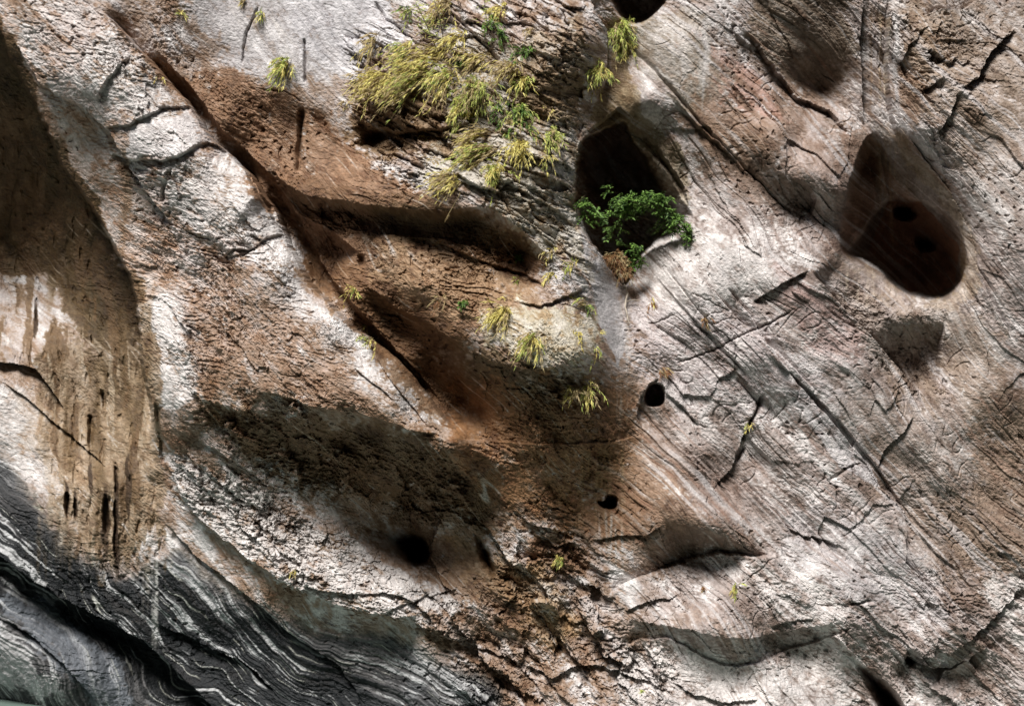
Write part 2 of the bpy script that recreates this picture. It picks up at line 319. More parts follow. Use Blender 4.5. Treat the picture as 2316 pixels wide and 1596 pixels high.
edge([(2110,1520),(2150,1480),(2230,1420),(2300,1350),(2330,1320)], 16, 30, 1, 6, 25, 40)
edge([(2060,940),(2040,975),(2000,1020),(1985,1060)], 12, 12, -1, 4, 14, 12, .5)
crack([(1870,1085),(1920,1060),(1950,1045)], 8, 3, 10); crack([(1920,1370),(1975,1358)], 12, 3, 10)
edge([(1780,1190),(1820,1210),(1880,1225),(1910,1235)], 14, 16, 1, 5, 18, 25)
for k in range(9):
    x0 = 1500 + 33 * k; y0 = 990 + 17 * k
    edge([(x0, y0), (x0 + 90, y0 + 88), (x0 + 150, y0 + 160)], 7 + 3 * (k % 3), 10, -1, 3, 12, 50, .4)
# ledges at the lower right
edge([(1330,1222),(1400,1212),(1460,1214),(1500,1190)], 12, 16, 1, 5, 16, 20)
edge([(1376,1345),(1420,1318),(1452,1307),(1510,1288),(1569,1269),(1628,1258),(1710,1262),(1760,1255)], 34, 32, -1, 0, 26, 40)
edge([(1500,1182),(1570,1190),(1640,1215),(1720,1250)], 26, 50, 1, 8, 28, 40, under=True)
edge([(1410,1378),(1480,1355),(1540,1348)], 12, 14, 1, 5, 14, 20)
edge([(1360,1490),(1376,1479),(1455,1448),(1507,1446),(1549,1462),(1597,1493),(1632,1507),(1670,1508),(1714,1502),(1799,1472),(1857,1459),(1909,1434),(1930,1432)], 14, 20, -1, 0, 20, 40, .8)
edge([(1420,1400),(1480,1410),(1560,1425),(1620,1440),(1720,1440),(1800,1425),(1905,1410)], 14, 36, 1, 8, 22, 40, under=True)
edge([(1740,1420),(1790,1405),(1850,1400)], 8, 10, 1, 4, 12, 15)
edge([(1180,1175),(1240,1195),(1300,1215)], 14, 18, 1, 6, 18, 20); edge([(1225,1210),(1255,1235),(1300,1225)], 24, 16, 1, 8, 16, 10)
edge([(1180,1500),(1250,1530),(1330,1500),(1400,1520),(1500,1560)], 22, 30, 1, 8, 24, 40)
edge([(1185,1345),(1240,1400),(1290,1460),(1330,1540),(1350,1600)], 14, 22, 1, 6, 20, 40)
edge([(1520,1545),(1570,1575),(1640,1590),(1720,1580)], 16, 20, 1, 6, 18, 20)
# white cracked apron at the lower left
edge([(365,1030),(400,1090),(450,1170),(560,1262),(640,1312),(700,1345),(780,1372),(900,1398),(960,1385)], 22, 50, 1, 12, 34, 60, under=True)
edge([(650,1300),(720,1330),(800,1345),(870,1340),(960,1360)], 16, 16, 1, 6, 16, 30)
edge([(860,1392),(900,1370),(960,1350),(1040,1330)], 14, 14, 1, 4, 14, 20)
edge([(920,1400),(1000,1440),(1100,1470),(1190,1500)], 20, 24, 1, 8, 20, 40)
edge([(1080,1490),(1140,1530),(1200,1590)], 20, 26, 1, 6, 22, 30)
# dark schist: gashes that follow the folding
edge([(-40,1215),(0,1252),(60,1300),(130,1345),(230,1395),(330,1450),(400,1510),(450,1560),(520,1640)], 95, 50, 1, 10, 28, 50, under=True)
edge([(0,1330),(60,1370),(150,1410),(230,1450),(280,1500),(300,1560)], 26, 22, 1, 6, 18, 50)
edge([(0,1400),(80,1450),(140,1500),(220,1590)], 22, 22, 1, 8, 18, 50)
edge([(370,1180),(440,1260),(560,1350),(650,1430),(760,1500),(830,1600)], 20, 28, 1, 6, 22, 60)
edge([(340,1400),(450,1450),(560,1500),(640,1580)], 22, 26, 1, 6, 22, 60)
# left hollow: ledge, hollows, curtains of flowstone
edge([(-40,810),(0,818),(40,822),(85,835),(120,880),(150,930)], 30, 24, 1, 12, 26, 30, .4)
edge([(0,860),(60,900),(130,960),(190,1010),(250,1060)], 12, 16, 1, 6, 18, 40, .6)
for (x, y, h, wd) in [(84,705,60,7),(205,980,80,9),(232,905,44,8),(262,1090,70,7),(150,1145,60,9),(168,1150,50,6),(262,1205,150,7),(240,1170,90,12),(210,770,22,5)]:
    cave([(x - wd, y - h / 2), (x, y - h / 2 - 6), (x + wd, y - h / 2 + 8), (x + wd * .9, y + h / 3), (x + 1, y + h / 2), (x - wd * .8, y + h / 4)], 26, 8, rag=.8)
edge([(345,900),(352,960),(362,1010),(368,1060)], 20, 22, -1, 4, 10, 30)

# ------------------------------------------------------------------ meso and micro relief
th = math.radians(46)
dev = 55 * fbm(UM / 420, VM / 420, 13, 2) + 8 * fbm(UM / 90, VM / 90, 15, 2)
S = -UM * math.sin(th) + VM * math.cos(th) + dev        # across the layers
T_ = UM * math.cos(th) + VM * math.sin(th)              # along the layers
schist = zone([(-250,980),(0,1030),(60,1100),(120,1200),(250,1290),(330,1290),(400,1260),(520,1340),(640,1400),(760,1440),(900,1430),(1000,1500),(1120,1560),(1180,1760),(-250,1760)], 34)
rough = np.clip(-.55 * zone([(900,30),(1320,0),(1340,300),(1300,500),(1000,440),(860,300)], 40) + zone([(790,120),(900,60),(1050,20),(1250,20),(1330,120),(1300,300),(1290,480),(1100,460),(950,430),(820,330)], 40) * 1.0
      + zone([(1150,1190),(1330,1240),(1420,1400),(1500,1470),(1600,1600),(1050,1620),(980,1420),(1060,1340)], 50) * .95
      + zone([(240,110),(330,130),(420,260),(640,560),(800,820),(820,930),(420,900),(340,700),(280,400),(230,230)], 60) * .4
      + zone([(400,1030),(560,1080),(800,1230),(1060,1380),(900,1410),(640,1320),(430,1150)], 30) * .7
      + zone([(440,920),(700,940),(1040,1010),(1180,1180),(960,1200),(700,1120),(540,1040)], 50) * .7 + zone([(1050,800),(1350,820),(1440,1000),(1300,1180),(1050,1040)], 50) * .45 + zone([(640,440),(900,480),(1200,560),(1080,740),(860,760),(700,620)], 40) * .4
      + zone([(1110,560),(1300,560),(1340,720),(1200,690)], 30) * .5
      + zone([(2030,40),(2240,60),(2230,250),(2150,420),(2060,260)], 40) * .6 + zone([(1900,620),(2140,700),(2130,900),(1960,840)], 40) * .5
      + zone([(2100,1300),(2360,1150),(2360,1600),(1900,1600),(1950,1400)], 60) * .55 + zone([(1500,1280),(1900,1300),(1900,1480),(1650,1500),(1480,1420)], 50) * .35, 0, 1)
smooth = np.clip(zone([(420,-80),(830,-80),(850,120),(780,260),(560,180),(420,60)], 50) + zone([(-250,-200),(0,60),(250,540),(320,760),(340,1000),(330,1260),(120,1200),(-250,1000)], 30) * .55
      + zone([(1310,520),(1400,640),(1440,900),(1380,960),(1360,780),(1320,620)], 20) + zone([(1390,40),(1620,60),(1640,260),(1500,220),(1430,300),(1390,200)], 40) * .8
      + zone([(1930,280),(2060,290),(2200,560),(2180,700),(1900,620)], 20) * .8 + 0
      + zone([(1430,560),(1560,540),(1700,700),(1560,760),(1430,700)], 40) * .4, 0, 1)
smooth = np.clip(smooth + pln * .9, 0, 1)
amp = (0.62 + 0.9 * rough) * (1 - 0.72 * smooth)
amp = amp * (.42 + .75 * sm(-.18, .25, fbm(UM / 170, VM / 170, 45, 3)) + .3 * rough) * (1 - .38 * sm(1330, 1480, UM) * (1 - rough))
D += 15 * fbm(UM / 190, VM / 190, 40, 3) * (1 - .4 * smooth)
chb, cbb = cells(S / 85 + .15 * w1, T_ / 250 + .2 * w2, 280, 1.2); rgt0 = sm(1380, 1550, UM); D += rgt0 * (26 * fbm(S / 150, T_ / 420, 47, 2) + 12 * ridged(S / 120 + .3, T_ / 330, 48, 1)) * (1 - .6 * blob(2080, 520, 220, 220)); D += rgt0 * (1 - .7 * smooth) * 6.5 * chb
D += amp * 9 * ridged(S / 75, T_ / 260, 50, 2, .5)
D += amp * 5.0 * ridged(S / 24 + .3 * j1, T_ / 95, 52, 3, .55)
# overlapping flakes: slow ramp, sharp drop, elongated along a gently dipping line
tf = math.radians(14) ; Su = -UM * math.sin(tf) + VM * math.cos(tf); Tu = UM * math.cos(tf) + VM * math.sin(tf)
def flakes(k, ls, lt, seed, S_=Su, T1=Tu):
    ph = k * (fbm(S_ / ls, T1 / lt, seed, 3, .5) * 2.2) + S_ / (ls * 1.5)
    f = ph - np.floor(ph); return f * sm(1.0, .86, f)
mod = np.clip(fbm(UM / 120, VM / 120, 61, 3) * 1.8 + .55, 0, 1.3)
right = sm(1300, 1500, UM) * sm(-.3, .3, w1 + .2)
D -= amp * mod * (6.5 - 3 * right) * flakes(1.2, 34, 120, 63)
lin = perlin(S / 13, T_ / 420, 151) + .5 * perlin(S / 5, T_ / 300, 153); gate = sm(-.15, .35, fbm(UM / 140, VM / 140, 155, 3))
joint = sm(.13, .02, np.abs(perlin(S / 26, T_ / 620, 157))) * gate; joint2 = sm(.10, .02, np.abs(perlin(S / 60, T_ / 40, 159))) * sm(.1, .4, fbm(UM / 110, VM / 110, 161, 2))
D += (.35 + .65 * right) * (1 - .6 * smooth) * (1.5 * lin + 4.5 * joint + 4 * joint2)
chj, cbj = cells(S / 26 + .2 * j1, T_ / 190 + .3 * j2, 260, .8); D += right * (1 - smooth) * 7 * chj * gate
D -= amp * np.clip(1.2 - mod, 0.1, 1) * 5.0 * flakes(1.3, 15, 60, 67, S, T_)
D -= amp * (.25 + .6 * rough) * 3.0 * flakes(1.3, 14, 44, 69, S, T_)
ch, cb = cells(S / 38 + .35 * j1, T_ / 95 + .4 * j2, 200, 1.3); D += amp * (.12 + rough) * 17 * ch
agate = sm(-.1, .3, fbm(UM / 80, VM / 80, 271, 2))
apron = zone([(390,1020),(560,1080),(800,1210),(1060,1370),(900,1410),(640,1320),(430,1160)], 30)
ch3, cb3 = cells(S / 34 + .8 * j1, T_ / 44 + .8 * j2, 270, 1.2); ck = sm(.12, .02, cb3); ck = ck * agate; D += apron * (6 * ck + 8 * ch3 - 6 * flakes(1.4, 26, 80, 273))
ch2, cb2 = cells(UM / 20 + .6 * j1, VM / 15 + .6 * j2, 230, 1.4); D += amp * (.15 + .5 * rough) * 4.2 * ch2
tl = math.radians(27); SL = -UM * math.sin(tl) + VM * math.cos(tl); TL = UM * math.cos(tl) + VM * math.sin(tl)
blk = zone([(800,80),(1000,0),(1320,0),(1350,110),(1310,260),(1300,500),(1340,650),(1230,560),(1080,450),(900,430),(820,330)], 34)
ch4, cb4 = cells(SL / 30 + .25 * j1, TL / 80 + .3 * j2, 290, 1.2)
D += blk * (18 * ch4 - 11 * flakes(.8, 30, 150, 291, SL, TL) + 4 * sm(.12, .02, cb4))
# pits
pn = perlin(UM / 13, VM / 13, 77); D += (1 - smooth) * 7 * sm(.42, .62, pn) * sm(-.1, .4, fbm(UM / 180, VM / 180, 79, 2))
# vertical fluting of the dripstone in the left hollow and the gully at the right
flute = np.clip(zone([(-250,150),(40,200),(240,560),(310,700),(340,1000),(380,1300),(240,1320),(100,1180),(100,850),(-250,700)], 40), 0, 1)
D += flute * (-16 * np.abs(perlin(UM / 62 + .5 * w1, VM / 330, 97)) * 1.6 + 14 * fbm(UM / 48 + .9 * w1, VM / 190, 90, 3) + 3 * fbm(UM / 13 + .5 * j1, VM / 60, 92, 3) + 3 * sm(.3, .5, fbm(UM / 16, VM / 44, 95, 2)) * 2)
flr = zone([(1940,-60),(2040,-60),(2050,200),(2060,300),(1960,300)], 20) + zone([(1930,300),(2060,290),(2200,560),(2240,700),(2000,640)], 25) * .6
D += flr * 5 * ridged(UM / 16 + .6 * w1, VM / 200, 94, 2)
# banding of the schist
wob = 13 * fbm(UM / 130, VM / 130, 101, 3) + 2.5 * fbm(UM / 30, VM / 30, 103, 2)
tb = math.radians(39); SB = -UM * math.sin(tb) + VM * math.cos(tb) + 1.9 * dev + wob - 24 * np.sin((UM - 40) / 170.0) * sm(900, 500, UM)
TB = UM * math.cos(tb) + VM * math.sin(tb)
D += schist * (6 * perlin(SB / 17, TB / 800, 105) + 3.2 * perlin(SB / 7, TB / 500, 107))
# fine grain
fine = fbm(UM / 9, VM / 7, 110, 3, .6)
D += (0.7 + 1.6 * amp) * 1.6 * fine
D += amp * 1.5 * ridged(Su / 8, Tu / 22, 112, 2)

# ------------------------------------------------------------------ rock colour (stains, beds, coatings; shade painted into undersides and recesses)
def lerp(a, b, m): return a + (b - a) * m[..., None]
def c3(r, g, b): return np.array([r, g, b], F)
n_big = fbm(UW / 260, VW / 260, 301, 4, .6); n_mid = fbm(U / 60, V / 60, 303, 4, .6); n_fin = fbm(U / 14, V / 11, 305, 3, .65)
lay = fbm(S / 24, T_ / 190, 307, 3, .6); lay2 = fbm(S / 5.5, T_ / 110, 309, 2, .6)
col = np.empty(U.shape + (3,), F); col[:] = c3(.355, .295, .27)
col = lerp(col, c3(.56, .53, .52), sm(-.05, .35, n_big * .6 + lay * .5 + n_mid * .4))
col = lerp(col, c3(.175, .115, .085), .9 * sm(.0, .42, -n_big * .7 + n_mid * .45 - lay * .3))
def paint(c, m, a=1.0, brk=.5, n=None):
    """coat with colour c where mask m, broken up by noise"""
    global col
    n = (n_mid * .55 + n_fin * .45 + lay * .35) if n is None else n
    mm = sm(.5 - brk * .30, .5 + brk * .30, np.clip(m, 0, 1) + n * brk * 2.0 * np.clip(m * 12, 0, 1)) * a
    col = lerp(col, c3(*c), mm)
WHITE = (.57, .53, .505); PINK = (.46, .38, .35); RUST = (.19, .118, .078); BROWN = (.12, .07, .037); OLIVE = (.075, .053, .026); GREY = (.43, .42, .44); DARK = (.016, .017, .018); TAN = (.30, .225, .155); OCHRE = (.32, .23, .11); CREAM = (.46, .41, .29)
# grey slab at the top and ridge
paint(GREY, zone([(400,-150),(840,-150),(900,60),(830,180),(560,190),(430,40)], 50), .7, .7)
paint((.52,.52,.57), zone([(620,-60),(860,-60),(900,90),(800,170),(680,120)], 40), .6, .6)
paint((.45,.37,.335), zone([(60,-80),(240,20),(420,220),(640,520),(860,780),(1030,980),(800,900),(560,800),(420,880),(330,900),(320,690),(400,560),(240,300),(90,160)], 40), .75, .7)
paint(WHITE, zone([(230,60),(330,140),(410,230),(370,270),(260,270),(180,200),(200,120)], 22), .8, .8)
paint((.64,.60,.60), zone([(300,290),(400,240),(470,320),(400,350),(300,350)], 10), .8, .4)
paint(WHITE, zone([(370,370),(470,350),(560,440),(640,560),(760,700),(850,800),(940,900),(1020,985),(900,950),(760,820),(600,660),(540,540),(400,500)], 22), .78, .7)
paint(WHITE, zone([(312,640),(400,680),(450,820),(440,900),(345,930),(318,800)], 26), .85, .7)
paint((.60,.565,.545), zone([(500,330),(560,395),(605,470),(640,545),(690,635),(760,705),(870,795),(985,930),(1035,985),(960,960),(840,850),(740,760),(640,670),(560,560),(500,440)], 16), .9, .6)
paint((.50,.36,.28), zone([(0,-60),(50,90),(90,190),(240,300),(330,450),(440,640),(320,690),(240,540),(100,290),(20,120)], 14), .7, .5)
# rust slab, belly of the ridge, middle overhang
paint(RUST, zone([(300,110),(470,170),(620,190),(760,280),(860,380),(960,440),(1050,470),(1240,580),(1160,700),(1000,800),(1050,990),(820,740),(640,530),(520,350),(400,220)], 36), .9, .75)
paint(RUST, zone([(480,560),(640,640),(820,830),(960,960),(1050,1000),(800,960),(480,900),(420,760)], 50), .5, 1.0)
paint(BROWN, zone([(430,900),(700,930),(1050,1000),(1250,1090),(1400,1180),(1250,1200),(1000,1150),(760,1120),(600,1040),(480,980)], 50), .8, .8)  # ridge underside: brown stain, with shade painted in
paint((.085,.055,.026), zone([(440,930),(640,950),(860,990),(1060,1060),(1160,1180),(1000,1220),(860,1190),(700,1110),(560,1040)], 50), .35, .9)  # deepens the painted shade of the ridge underside
paint(OLIVE, zone([(1020,800),(1200,810),(1360,840),(1440,950),(1420,1060),(1260,1080),(1100,1000),(1000,900)], 60), .85, .8)  # bulge belly: olive biofilm and its shade in one colour
paint(BROWN, zone([(640,400),(820,430),(1060,470),(1150,500),(1240,590),(1080,580),(800,540),(650,470)], 20), .6, .5)  # shade under the middle overhang, painted brown then olive
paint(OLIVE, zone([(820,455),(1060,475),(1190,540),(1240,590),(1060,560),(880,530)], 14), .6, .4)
paint(BROWN, zone([(700,560),(860,640),(1050,760),(1060,980),(960,960),(800,740),(680,620)], 40), .8, .8)  # ridge's shade on the slope beside it, painted brown
paint(TAN, zone([(840,540),(1100,590),(1250,680),(1340,700),(1000,720),(860,640)], 30), .6, .8)
paint(CREAM, zone([(1100,690),(1250,680),(1345,720),(1350,815),(1220,825),(1100,790)], 34), .95, .6)
paint(CREAM, zone([(1060,260),(1200,320),(1310,500),(1350,640),(1230,560),(1110,450),(1000,420)], 30), .55, .8)
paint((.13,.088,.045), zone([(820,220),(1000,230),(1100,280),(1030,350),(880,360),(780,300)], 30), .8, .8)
paint((.46,.45,.47), zone([(1310,520),(1352,590),(1392,650),(1420,760),(1400,830),(1365,760),(1340,680)], 10, UJ, VJ), .8, .3)
paint(TAN, zone([(1130,960),(1460,1000),(1560,1120),(1520,1200),(1340,1220),(1150,1120)], 30), .25, .7)
paint((.22,.125,.065), zone([(1040,880),(1430,860),(1470,990),(1560,1120),(1560,1220),(1340,1210),(1130,1120),(1000,1000)], 60), .7, .9)
paint(RUST, zone([(1300,1130),(1560,1120),(1740,1240),(1560,1260),(1460,1290),(1340,1210)], 30), .75, .8)
paint(RUST, zone([(1180,1220),(1320,1240),(1330,1300),(1210,1310)], 20), .6, .7)
paint(OCHRE, zone([(1060,1210),(1230,1290),(1320,1420),(1250,1450),(1080,1330),(1000,1220)], 30), .5, .8)
paint(BROWN, zone([(880,1150),(1060,1140),(1170,1330),(1250,1460),(1130,1400),(980,1300)], 30), .6, .8)
# caves and gullies
paint((.42,.385,.31), zone([(1000,100),(1320,60),(1310,260),(1310,500),(1340,640),(1200,540),(1080,440),(940,400),(1000,300)], 40), .75, .8)
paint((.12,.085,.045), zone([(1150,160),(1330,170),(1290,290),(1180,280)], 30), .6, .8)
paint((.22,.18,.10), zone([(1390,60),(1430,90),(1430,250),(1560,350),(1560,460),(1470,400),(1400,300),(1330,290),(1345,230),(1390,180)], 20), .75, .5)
paint((.36,.33,.27), zone([(1400,40),(1600,40),(1650,200),(1570,260),(1480,180),(1410,120)], 30), .7, .5)
paint(OLIVE, zone([(1680,-80),(1900,-80),(1930,150),(1890,230),(1790,190),(1700,70)], 34), .75, .7)
paint(BROWN, zone([(1300,0),(1340,120),(1310,260),(1180,220),(1200,80)], 40), .4, .9)
paint(BROWN, zone([(1555,170),(1640,230),(1760,330),(1800,470),(1740,430),(1600,320)], 30), .6, .8)
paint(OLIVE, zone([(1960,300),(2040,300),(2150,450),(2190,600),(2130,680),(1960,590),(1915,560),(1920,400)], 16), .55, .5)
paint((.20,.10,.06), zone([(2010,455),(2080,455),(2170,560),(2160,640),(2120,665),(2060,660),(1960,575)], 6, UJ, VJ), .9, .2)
paint((.12,.06,.035), zone([(1900,300),(1975,290),(1980,440),(1930,580),(1890,560)], 20), .7, .6)  # shadow column on the alcove's left wall, painted dark brown
paint(OCHRE, zone([(1980,270),(2040,290),(2120,400),(2200,540),(2230,660),(2160,720),(2080,690),(2180,640),(2180,560),(2080,400)], 10), .45, .7)
paint(TAN, zone([(1900,560),(2010,640),(2140,690),(2260,760),(2360,960),(2360,1200),(2250,1320),(2150,1250),(2230,1000),(2100,780)], 50), .55, .8)
paint(RUST, zone([(2230,880),(2400,760),(2400,1220),(2300,1300),(2160,1330),(2130,1180),(2230,1040)], 60), .8, .9)
paint((.25,.17,.135), zone([(1580,120),(1900,200),(1900,560),(1760,520),(1600,400)], 70), .6, .95)
paint((.22,.16,.115), zone([(1880,880),(2100,900),(2360,900),(2360,1340),(2120,1300),(1980,1060)], 70), .55, .95)
paint((.24,.17,.14), zone([(1440,860),(1640,980),(1760,1100),(1640,1160),(1480,1060)], 50), .5, .9)
paint((.20,.145,.10), zone([(1900,640),(2080,720),(2160,860),(2080,930),(1940,780)], 40), .6, .9)
paint((.34,.19,.15), zone([(1590,90),(1720,150),(1780,260),(1640,230)], 30), .6, .8)
paint(RUST, zone([(2070,-20),(2110,60),(2100,200),(2060,300),(2040,200),(2060,80)], 14), .7, .7)
paint(CREAM, zone([(2020,0),(2260,-40),(2400,60),(2400,560),(2200,500),(2110,250)], 60), .15, .9)
# pale ground of the right, lower right
paint((.15,.095,.062), zone([(1540,190),(1640,260),(1740,360),(1800,480),(1720,470),(1600,360)], 34), .7, .9)
paint((.11,.075,.05), zone([(1770,390),(1840,410),(1850,480),(1800,500)], 18), .7, .7)  # shade of the recess painted into the rock
paint((.17,.115,.08), zone([(1560,1180),(1720,1210),(1740,1256),(1560,1268),(1480,1290)], 24), .6, .7)  # triangular ledge underside, its shade painted darker
paint((.27,.215,.175), zone([(2060,0),(2330,-40),(2330,300),(2200,420),(2100,260)], 60), .5, .9)
paint(WHITE, zone([(1440,560),(1600,520),(1850,560),(1800,640),(1640,700),(1500,720)], 50), .9, .8)
paint((.50,.45,.47), zone([(1400,660),(1700,720),(1900,900),(1750,950),(1500,900),(1420,820)], 50), .55, .8)
paint(GREY, zone([(1780,880),(1830,880),(1960,1020),(1990,1100),(1900,1060)], 10, UJ, VJ), .75, .4)
paint(GREY, zone([(1780,1180),(1880,1130),(2050,1250),(2180,1400),(2060,1400),(1900,1340),(1790,1260)], 34), .6, .7)
paint((.36,.21,.19), zone([(1720,560),(1900,690),(1960,800),(1880,830),(1780,700)], 30), .45, .8)
paint(WHITE, zone([(1620,1280),(1820,1300),(1940,1410),(1840,1470),(1700,1500),(1520,1460),(1380,1500),(1400,1700),(1900,1700),(1960,1500)], 30), .85, .8)
paint(WHITE, zone([(2230,1330),(2400,1280),(2400,1500),(2300,1450)], 30), .7, .8)
paint(RUST, zone([(2130,1440),(2230,1440),(2260,1560),(2160,1580)], 24), .6, .8); paint(RUST, zone([(1650,1390),(1760,1400),(1760,1440),(1660,1430)], 20), .35, .8)
paint(DARK, zone([(2050,1478),(2085,1480),(2100,1510),(2060,1520)], 8), .7, .6)  # notch shade painted near black on top of its depth
paint((.28,.19,.13), zone([(1480,1440),(1600,1420),(1680,1500),(1720,1440),(1560,1380)], 30), .5, .8)
# left hollow: olive and brown stain, with its shade painted in
paint((.085,.056,.03), zone([(-250,-250),(0,40),(130,330),(260,560),(312,700),(345,1000),(280,960),(180,700),(90,620),(-250,600)], 24), 1.0, .35)  # overall shade of the hollow as a dark brown coat
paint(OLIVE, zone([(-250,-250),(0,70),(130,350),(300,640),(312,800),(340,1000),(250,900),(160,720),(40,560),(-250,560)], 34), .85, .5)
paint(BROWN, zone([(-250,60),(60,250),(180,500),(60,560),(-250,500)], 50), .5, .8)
paint((.065,.042,.022), zone([(230,540),(312,690),(335,900),(352,1010),(300,1000),(240,860),(200,680)], 26), .95, .5)  # shade along the ridge edge, painted where the sun casts none
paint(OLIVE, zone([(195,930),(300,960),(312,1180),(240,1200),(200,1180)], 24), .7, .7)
paint((.36,.31,.29), zone([(-250,620),(60,640),(75,760),(70,820),(-250,810)], 20), .8, .5)
bot = 1215 + 75 * perlin(UM / 30, UM * 0, 621) + 55 * perlin(UM / 11, UM * 0, 623) + 70 * np.exp(-((UM - 262) / 40) ** 2) - 60 * sm(150, 90, UM)
tanm = sm(75, 125, UW) * sm(385, 345, UM + 6 * j1) * sm(690, 830, VW) * sm(22, -22, VM - bot)
paint((.195,.16,.125), tanm, .85, .45)
paint(OLIVE, zone([(180,620),(320,720),(330,1000),(270,1000),(200,900)], 34), .65, .7)
paint(WHITE, zone([(-250,880),(80,900),(160,1100),(60,1120),(-250,1050)], 34), .62, .8)
paint(TAN, zone([(20,880),(150,950),(200,1080),(140,1120),(60,1010)], 24), .5, .8)
paint(WHITE, zone([(380,1030),(560,1090),(700,1180),(860,1260),(1060,1370),(900,1410),(640,1320),(430,1170)], 26), .85, .7)
# schist banding: real beds, black and white
band = perlin(SB / 19, TB / 500, 401) * .75 + perlin(SB / 6.5, TB / 260, 403) * .7 + perlin(SB / 2.8, TB / 160, 407) * .35 + .25 * n_mid
dk = zone([(-250,1120),(0,1170),(120,1250),(280,1330),(330,1300),(460,1360),(640,1440),(800,1540),(860,1700),(420,1700),(300,1520),(150,1420),(0,1370),(-250,1370)], 40)
paint((.09,.09,.09), schist, .8, .5)
col = lerp(col, c3(*DARK) * (1 + .5 * n_mid[..., None]), np.clip(schist * .8 + dk * 1.0, 0, 1) * sm(-.30, .08, -band + .42 * dk - .08))
col = lerp(col, c3(.62, .60, .57), schist * sm(.34, .60, band + .35 * n_mid) * .75)
col = lerp(col, c3(.66, .63, .52), schist * sm(.05, .012, np.abs(perlin(SB / 30, TB / 600, 405))) * sm(.0, .35, fbm(UM / 70, VM / 70, 409, 2)) * .7)
paint(WHITE, zone([(-250,1400),(0,1410),(80,1480),(150,1590),(60,1570),(-250,1500)], 22), .7, .7)
paint((.22,.23,.25), zone([(0,1340),(120,1420),(260,1500),(290,1600),(200,1600),(100,1470),(0,1390)], 18), .5, .7)
paint((.24,.195,.155), zone([(840,1360),(1000,1440),(1010,1500),(900,1460)], 26), .3, .7)
# foliation streaks everywhere on the clean marble
fol = np.clip(1 - schist - .5 * rough, 0, 1)
col *= (1 + fol * (.14 * lay2 + .26 * lay))[..., None]
veins = sm(.07, .01, np.abs(perlin(S / 34 + .1, T_ / 520, 351))) * sm(.0, .4, fbm(UM / 120, VM / 120, 353, 2)) * (1 - schist)
col = lerp(col, c3(.62, .57, .52), veins * .5)
col = lerp(col, c3(.07, .05, .035), np.clip(joint * .55 * (.3 + .7 * right) + ck * apron * .45, 0, 1))
# vertical water streaks
def drip(x0, x1, y0, y1, c, a, sc=11, seed=500):
    global col
    X = UM + 10 * w1
    m = sm(x0, x0 + 12, X) * sm(x1, x1 - 12, X) * sm(y0 - 10, y0 + 40, VM) * sm(y1, y1 - 90, VM + 60 * perlin(UM / 9, UM * 0, seed + 3))
    n = sm(-.1, .45, perlin(UM / sc + .5 * w1 + .2 * j1, VM / 300, seed) + .3 * n_mid)
    col = lerp(col, c3(*c), m * n * a)
drip(60,350,620,1300,(.10,.07,.035),.7,34,501); drip(0,300,300,900,(.07,.055,.03),.6,48,503); paint((.10,.066,.036), flute * sm(-.05, .35, fbm(UM / 38 + .8 * w1, VM / 240, 611, 3)), .8, .6)
paint((.30,.265,.22), flute * sm(.15, .45, fbm(UM / 22 + .8 * w1, VM / 260, 613, 3)) * sm(650, 850, VM), .7, .5)
drip(90,360,820,1280,(.34,.29,.235),.5,22,505)
drip(1350,1395,1150,1330,(.50,.49,.47),.8,9,507); drip(1385,1415,1180,1330,(.40,.43,.43),.8,9,508); drip(1320,1365,1200,1330,(.62,.42,.30),.6,8,509)
drip(1945,1965,0,260,(.52,.51,.52),.9,40,511); drip(2015,2040,20,320,(.56,.55,.55),.9,40,513); drip(1965,2010,0,300,(.33,.22,.12),.6,8,515); drip(1990,2020,0,280,(.55,.47,.30),.5,7,516)
drip(1530,1560,50,200,(.62,.56,.48),.7,30,517); drip(1575,1605,20,230,(.60,.58,.54),.7,30,518); drip(1560,1580,60,260,(.30,.19,.12),.6,30,519); drip(1430,1640,60,200,(.50,.47,.40),.4,10,520)
drip(1310,1420,1000,1120,(.16,.13,.06),.5,9,521); drip(1270,1440,1010,1200,(.40,.30,.18),.35,8,522); drip(1385,1430,660,1000,(.52,.47,.42),.5,8,523)
drip(1980,2060,300,560,(.40,.31,.17),.4,7,524); drip(1890,1990,600,700,(.55,.47,.34),.5,9,525)
drip(340,372,1200,1500,(.50,.47,.42),.8,9,526); drip(320,345,1230,1420,(.45,.40,.33),.6,9,527)
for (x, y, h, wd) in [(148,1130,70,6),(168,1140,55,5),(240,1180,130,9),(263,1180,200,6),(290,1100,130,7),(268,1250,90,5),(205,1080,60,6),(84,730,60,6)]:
    m = blob(x, y, wd, h / 1.6, 0, UJ, VJ); col = lerp(col, c3(.035, .022, .014), sm(.25, .5, m) * .92)
